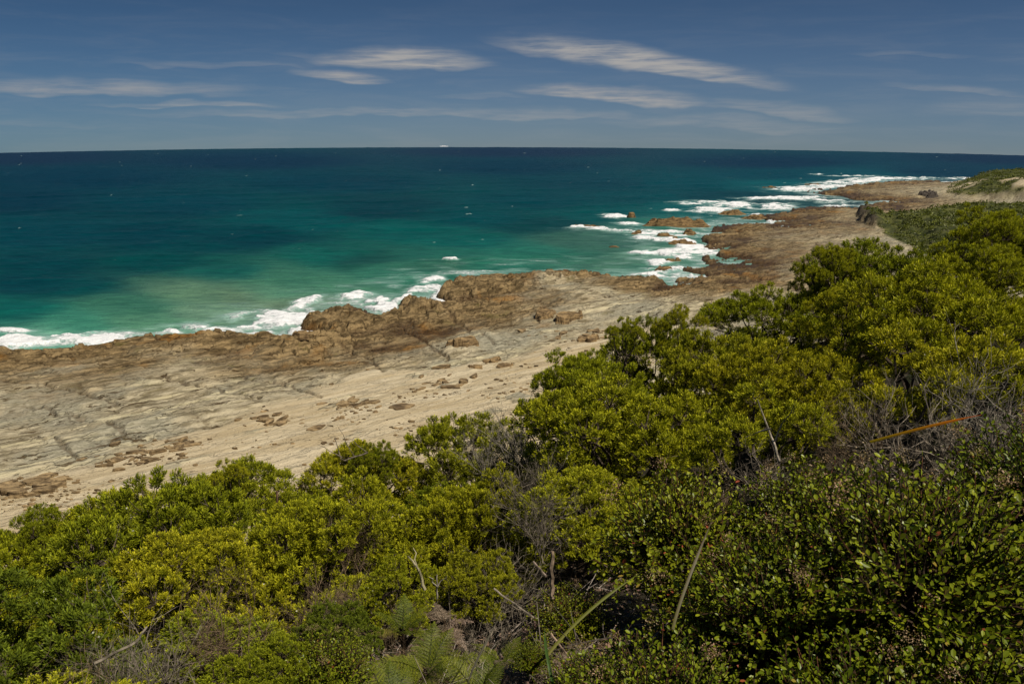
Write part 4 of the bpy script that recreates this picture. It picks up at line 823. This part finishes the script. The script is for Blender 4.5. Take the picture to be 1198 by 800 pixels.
blade('strap_leaf', [(648, 800, 2.5), (640, 760, 2.6), (638, 735, 2.8)], .012, (.04, .09, .01), (.06, .10, .02), 'short green strap leaf at the bottom edge')
blade('strap_leaf', [(548, 800, 2.5), (560, 770, 2.7), (590, 712, 3.0)], .008, (.05, .05, .03), (.10, .09, .06), 'thin dull strap leaf behind the large fern')
def stick(pts, r0, r1, lab, col=(1, 1, 1), fork=None, name='stick', cat='stick'):
    mb = MB(); P = np.array([pxr(*p) for p in pts]); k = 10; tt = np.linspace(0, 1, len(P)); u = np.linspace(0, 1, k)
    Q_ = np.stack([np.interp(u, tt, P[:, i]) for i in range(3)], 1) + np.random.default_rng(int(pts[0][0])).normal(size=(k, 3)) * r0 * .22
    mb.tube(Q_, np.linspace(r0, r1, k), c=col, k=6)
    for f in (fork or []): P2 = np.array([pxr(*p) for p in f]); mb.tube(np.linspace(P2[0], P2[-1], 5) + np.random.default_rng(3).normal(size=(5, 3)) * .003, np.linspace(r0 * .55, r1 * .5, 5), c=col, k=5)
    return tag(mb.build(name, M_DEAD), lab, cat)
stick([(912, 540, 4.0), (905, 515, 4.1), (886, 466, 4.2)], .009, .003, 'pale bleached forked stick standing among the twigs', (1.3, 1.25, 1.2), [[(905, 515, 4.1), (930, 470, 4.0)], [(900, 500, 4.1), (872, 510, 4.2)]])
stick([(647, 700, 3.6), (646, 672, 3.65), (647, 645, 3.7)], .011, .010, 'upright grey broken stump beside the glossy shrubs', (.9, .75, .65), name='stump', cat='stump')
stick([(578, 688, 3.3), (625, 722, 3.2)], .0045, .0035, 'straight grey stick leaning over the dead ferns', (1.0, .95, .92))
stick([(625, 657, 3.5), (640, 674, 3.4)], .006, .005, 'short thick grey stick left of the stump', (1.1, .95, .9))
stick([(645, 740, 3.0), (668, 770, 2.9)], .0045, .004, 'short pinkish stick below the arching strap leaf', (1.2, .95, .85))
stick([(497, 690, 3.7), (490, 665, 3.7), (478, 650, 3.75)], .009, .004, 'pale lichen covered branch in the dark gap', (1.3, 1.3, 1.0), [[(490, 668, 3.7), (484, 640, 3.8)]])
stick([(512, 700, 3.6), (512, 672, 3.6)], .005, .003, 'small forked grey twig left of the dead fern', (1.2, 1.2, 1.2), [[(512, 685, 3.6), (524, 672, 3.6)], [(512, 686, 3.6), (503, 674, 3.6)]])
stick([(110, 778, 3.0), (160, 752, 3.1), (172, 735, 3.2)], .006, .004, 'grey branch lying low in the bottom left bushes', (.8, .76, .7))
stick([(430, 530, 7.6), (400, 540, 7.5), (392, 512, 7.6)], .010, .004, 'bare crooked branch showing over the sand edge', (.7, .65, .6), [[(430, 530, 7.6), (408, 512, 7.6)], [(415, 535, 7.6), (396, 500, 7.6)], [(400, 535, 7.5), (372, 520, 7.5)]])
stick([(325, 575, 7.0), (322, 600, 7.0), (316, 620, 6.9)], .012, .006, 'reddish bare stem in the left thicket', (1.0, .7, .55))

# scrub on the headland and far dunes
rng = np.random.default_rng(123)
def scrub(poly_fn, m, name, lab, size, cA, cB):
    mb = MB(); P = poly_fn(m); k = 16
    cen = np.repeat(P, k, 0); n_ = unit(rng.normal(size=(len(cen), 3)) + [0, 0, .45]); n_[:, 2] = np.abs(n_[:, 2]); s = np.repeat(rng.uniform(.5, 1.2, len(P)) * size, k)
    B = cen + n_ * s[:, None] * [1, 1, .75]; f = np.repeat(rng.random((len(P), 1)), k, 0) * .7 + .3 * rng.random((len(cen), 1)); C = np.array(cA) * (1 - f) + np.array(cB) * f
    dry = np.repeat(rng.random(len(P)), k) > .93; C[dry] = C[dry] * .4 + np.array([.20, .17, .12]) * .6
    leaves(mb, B, unit(rng.normal(size=B.shape) + n_ * .3), unit(n_ + rng.normal(size=B.shape) * .35), s * rng.uniform(.5, .9, len(s)), s * .55, C); o = mb.build(name, M_FERN); tag(o, lab, 'scrub', kind='stuff')
def head_pts(m):
    x = rng.uniform(60, 300, m * 3); y = rng.uniform(90, 330, m * 3); h, s_, b_, v, c, j, sd_2 = terrain(x, y); k = (v > .4) & (h > .9) & (np.arctan2(x, y) < R(40)) & (np.arctan2(x, y) > R(20)); x, y, h = x[k], y[k], h[k]
    far = rng.random(len(x)) < np.clip(1.3 - np.hypot(x, y) / 420, .3, 1); x, y, h = x[far][:m], y[far][:m], h[far][:m]; return np.stack([x, y, h + curv(x, y) - .05], 1)
scrub(head_pts, 12000, 'headland_scrub', 'low wind cut green scrub covering the headland', .55, (.060, .072, .010), (.23, .235, .035))
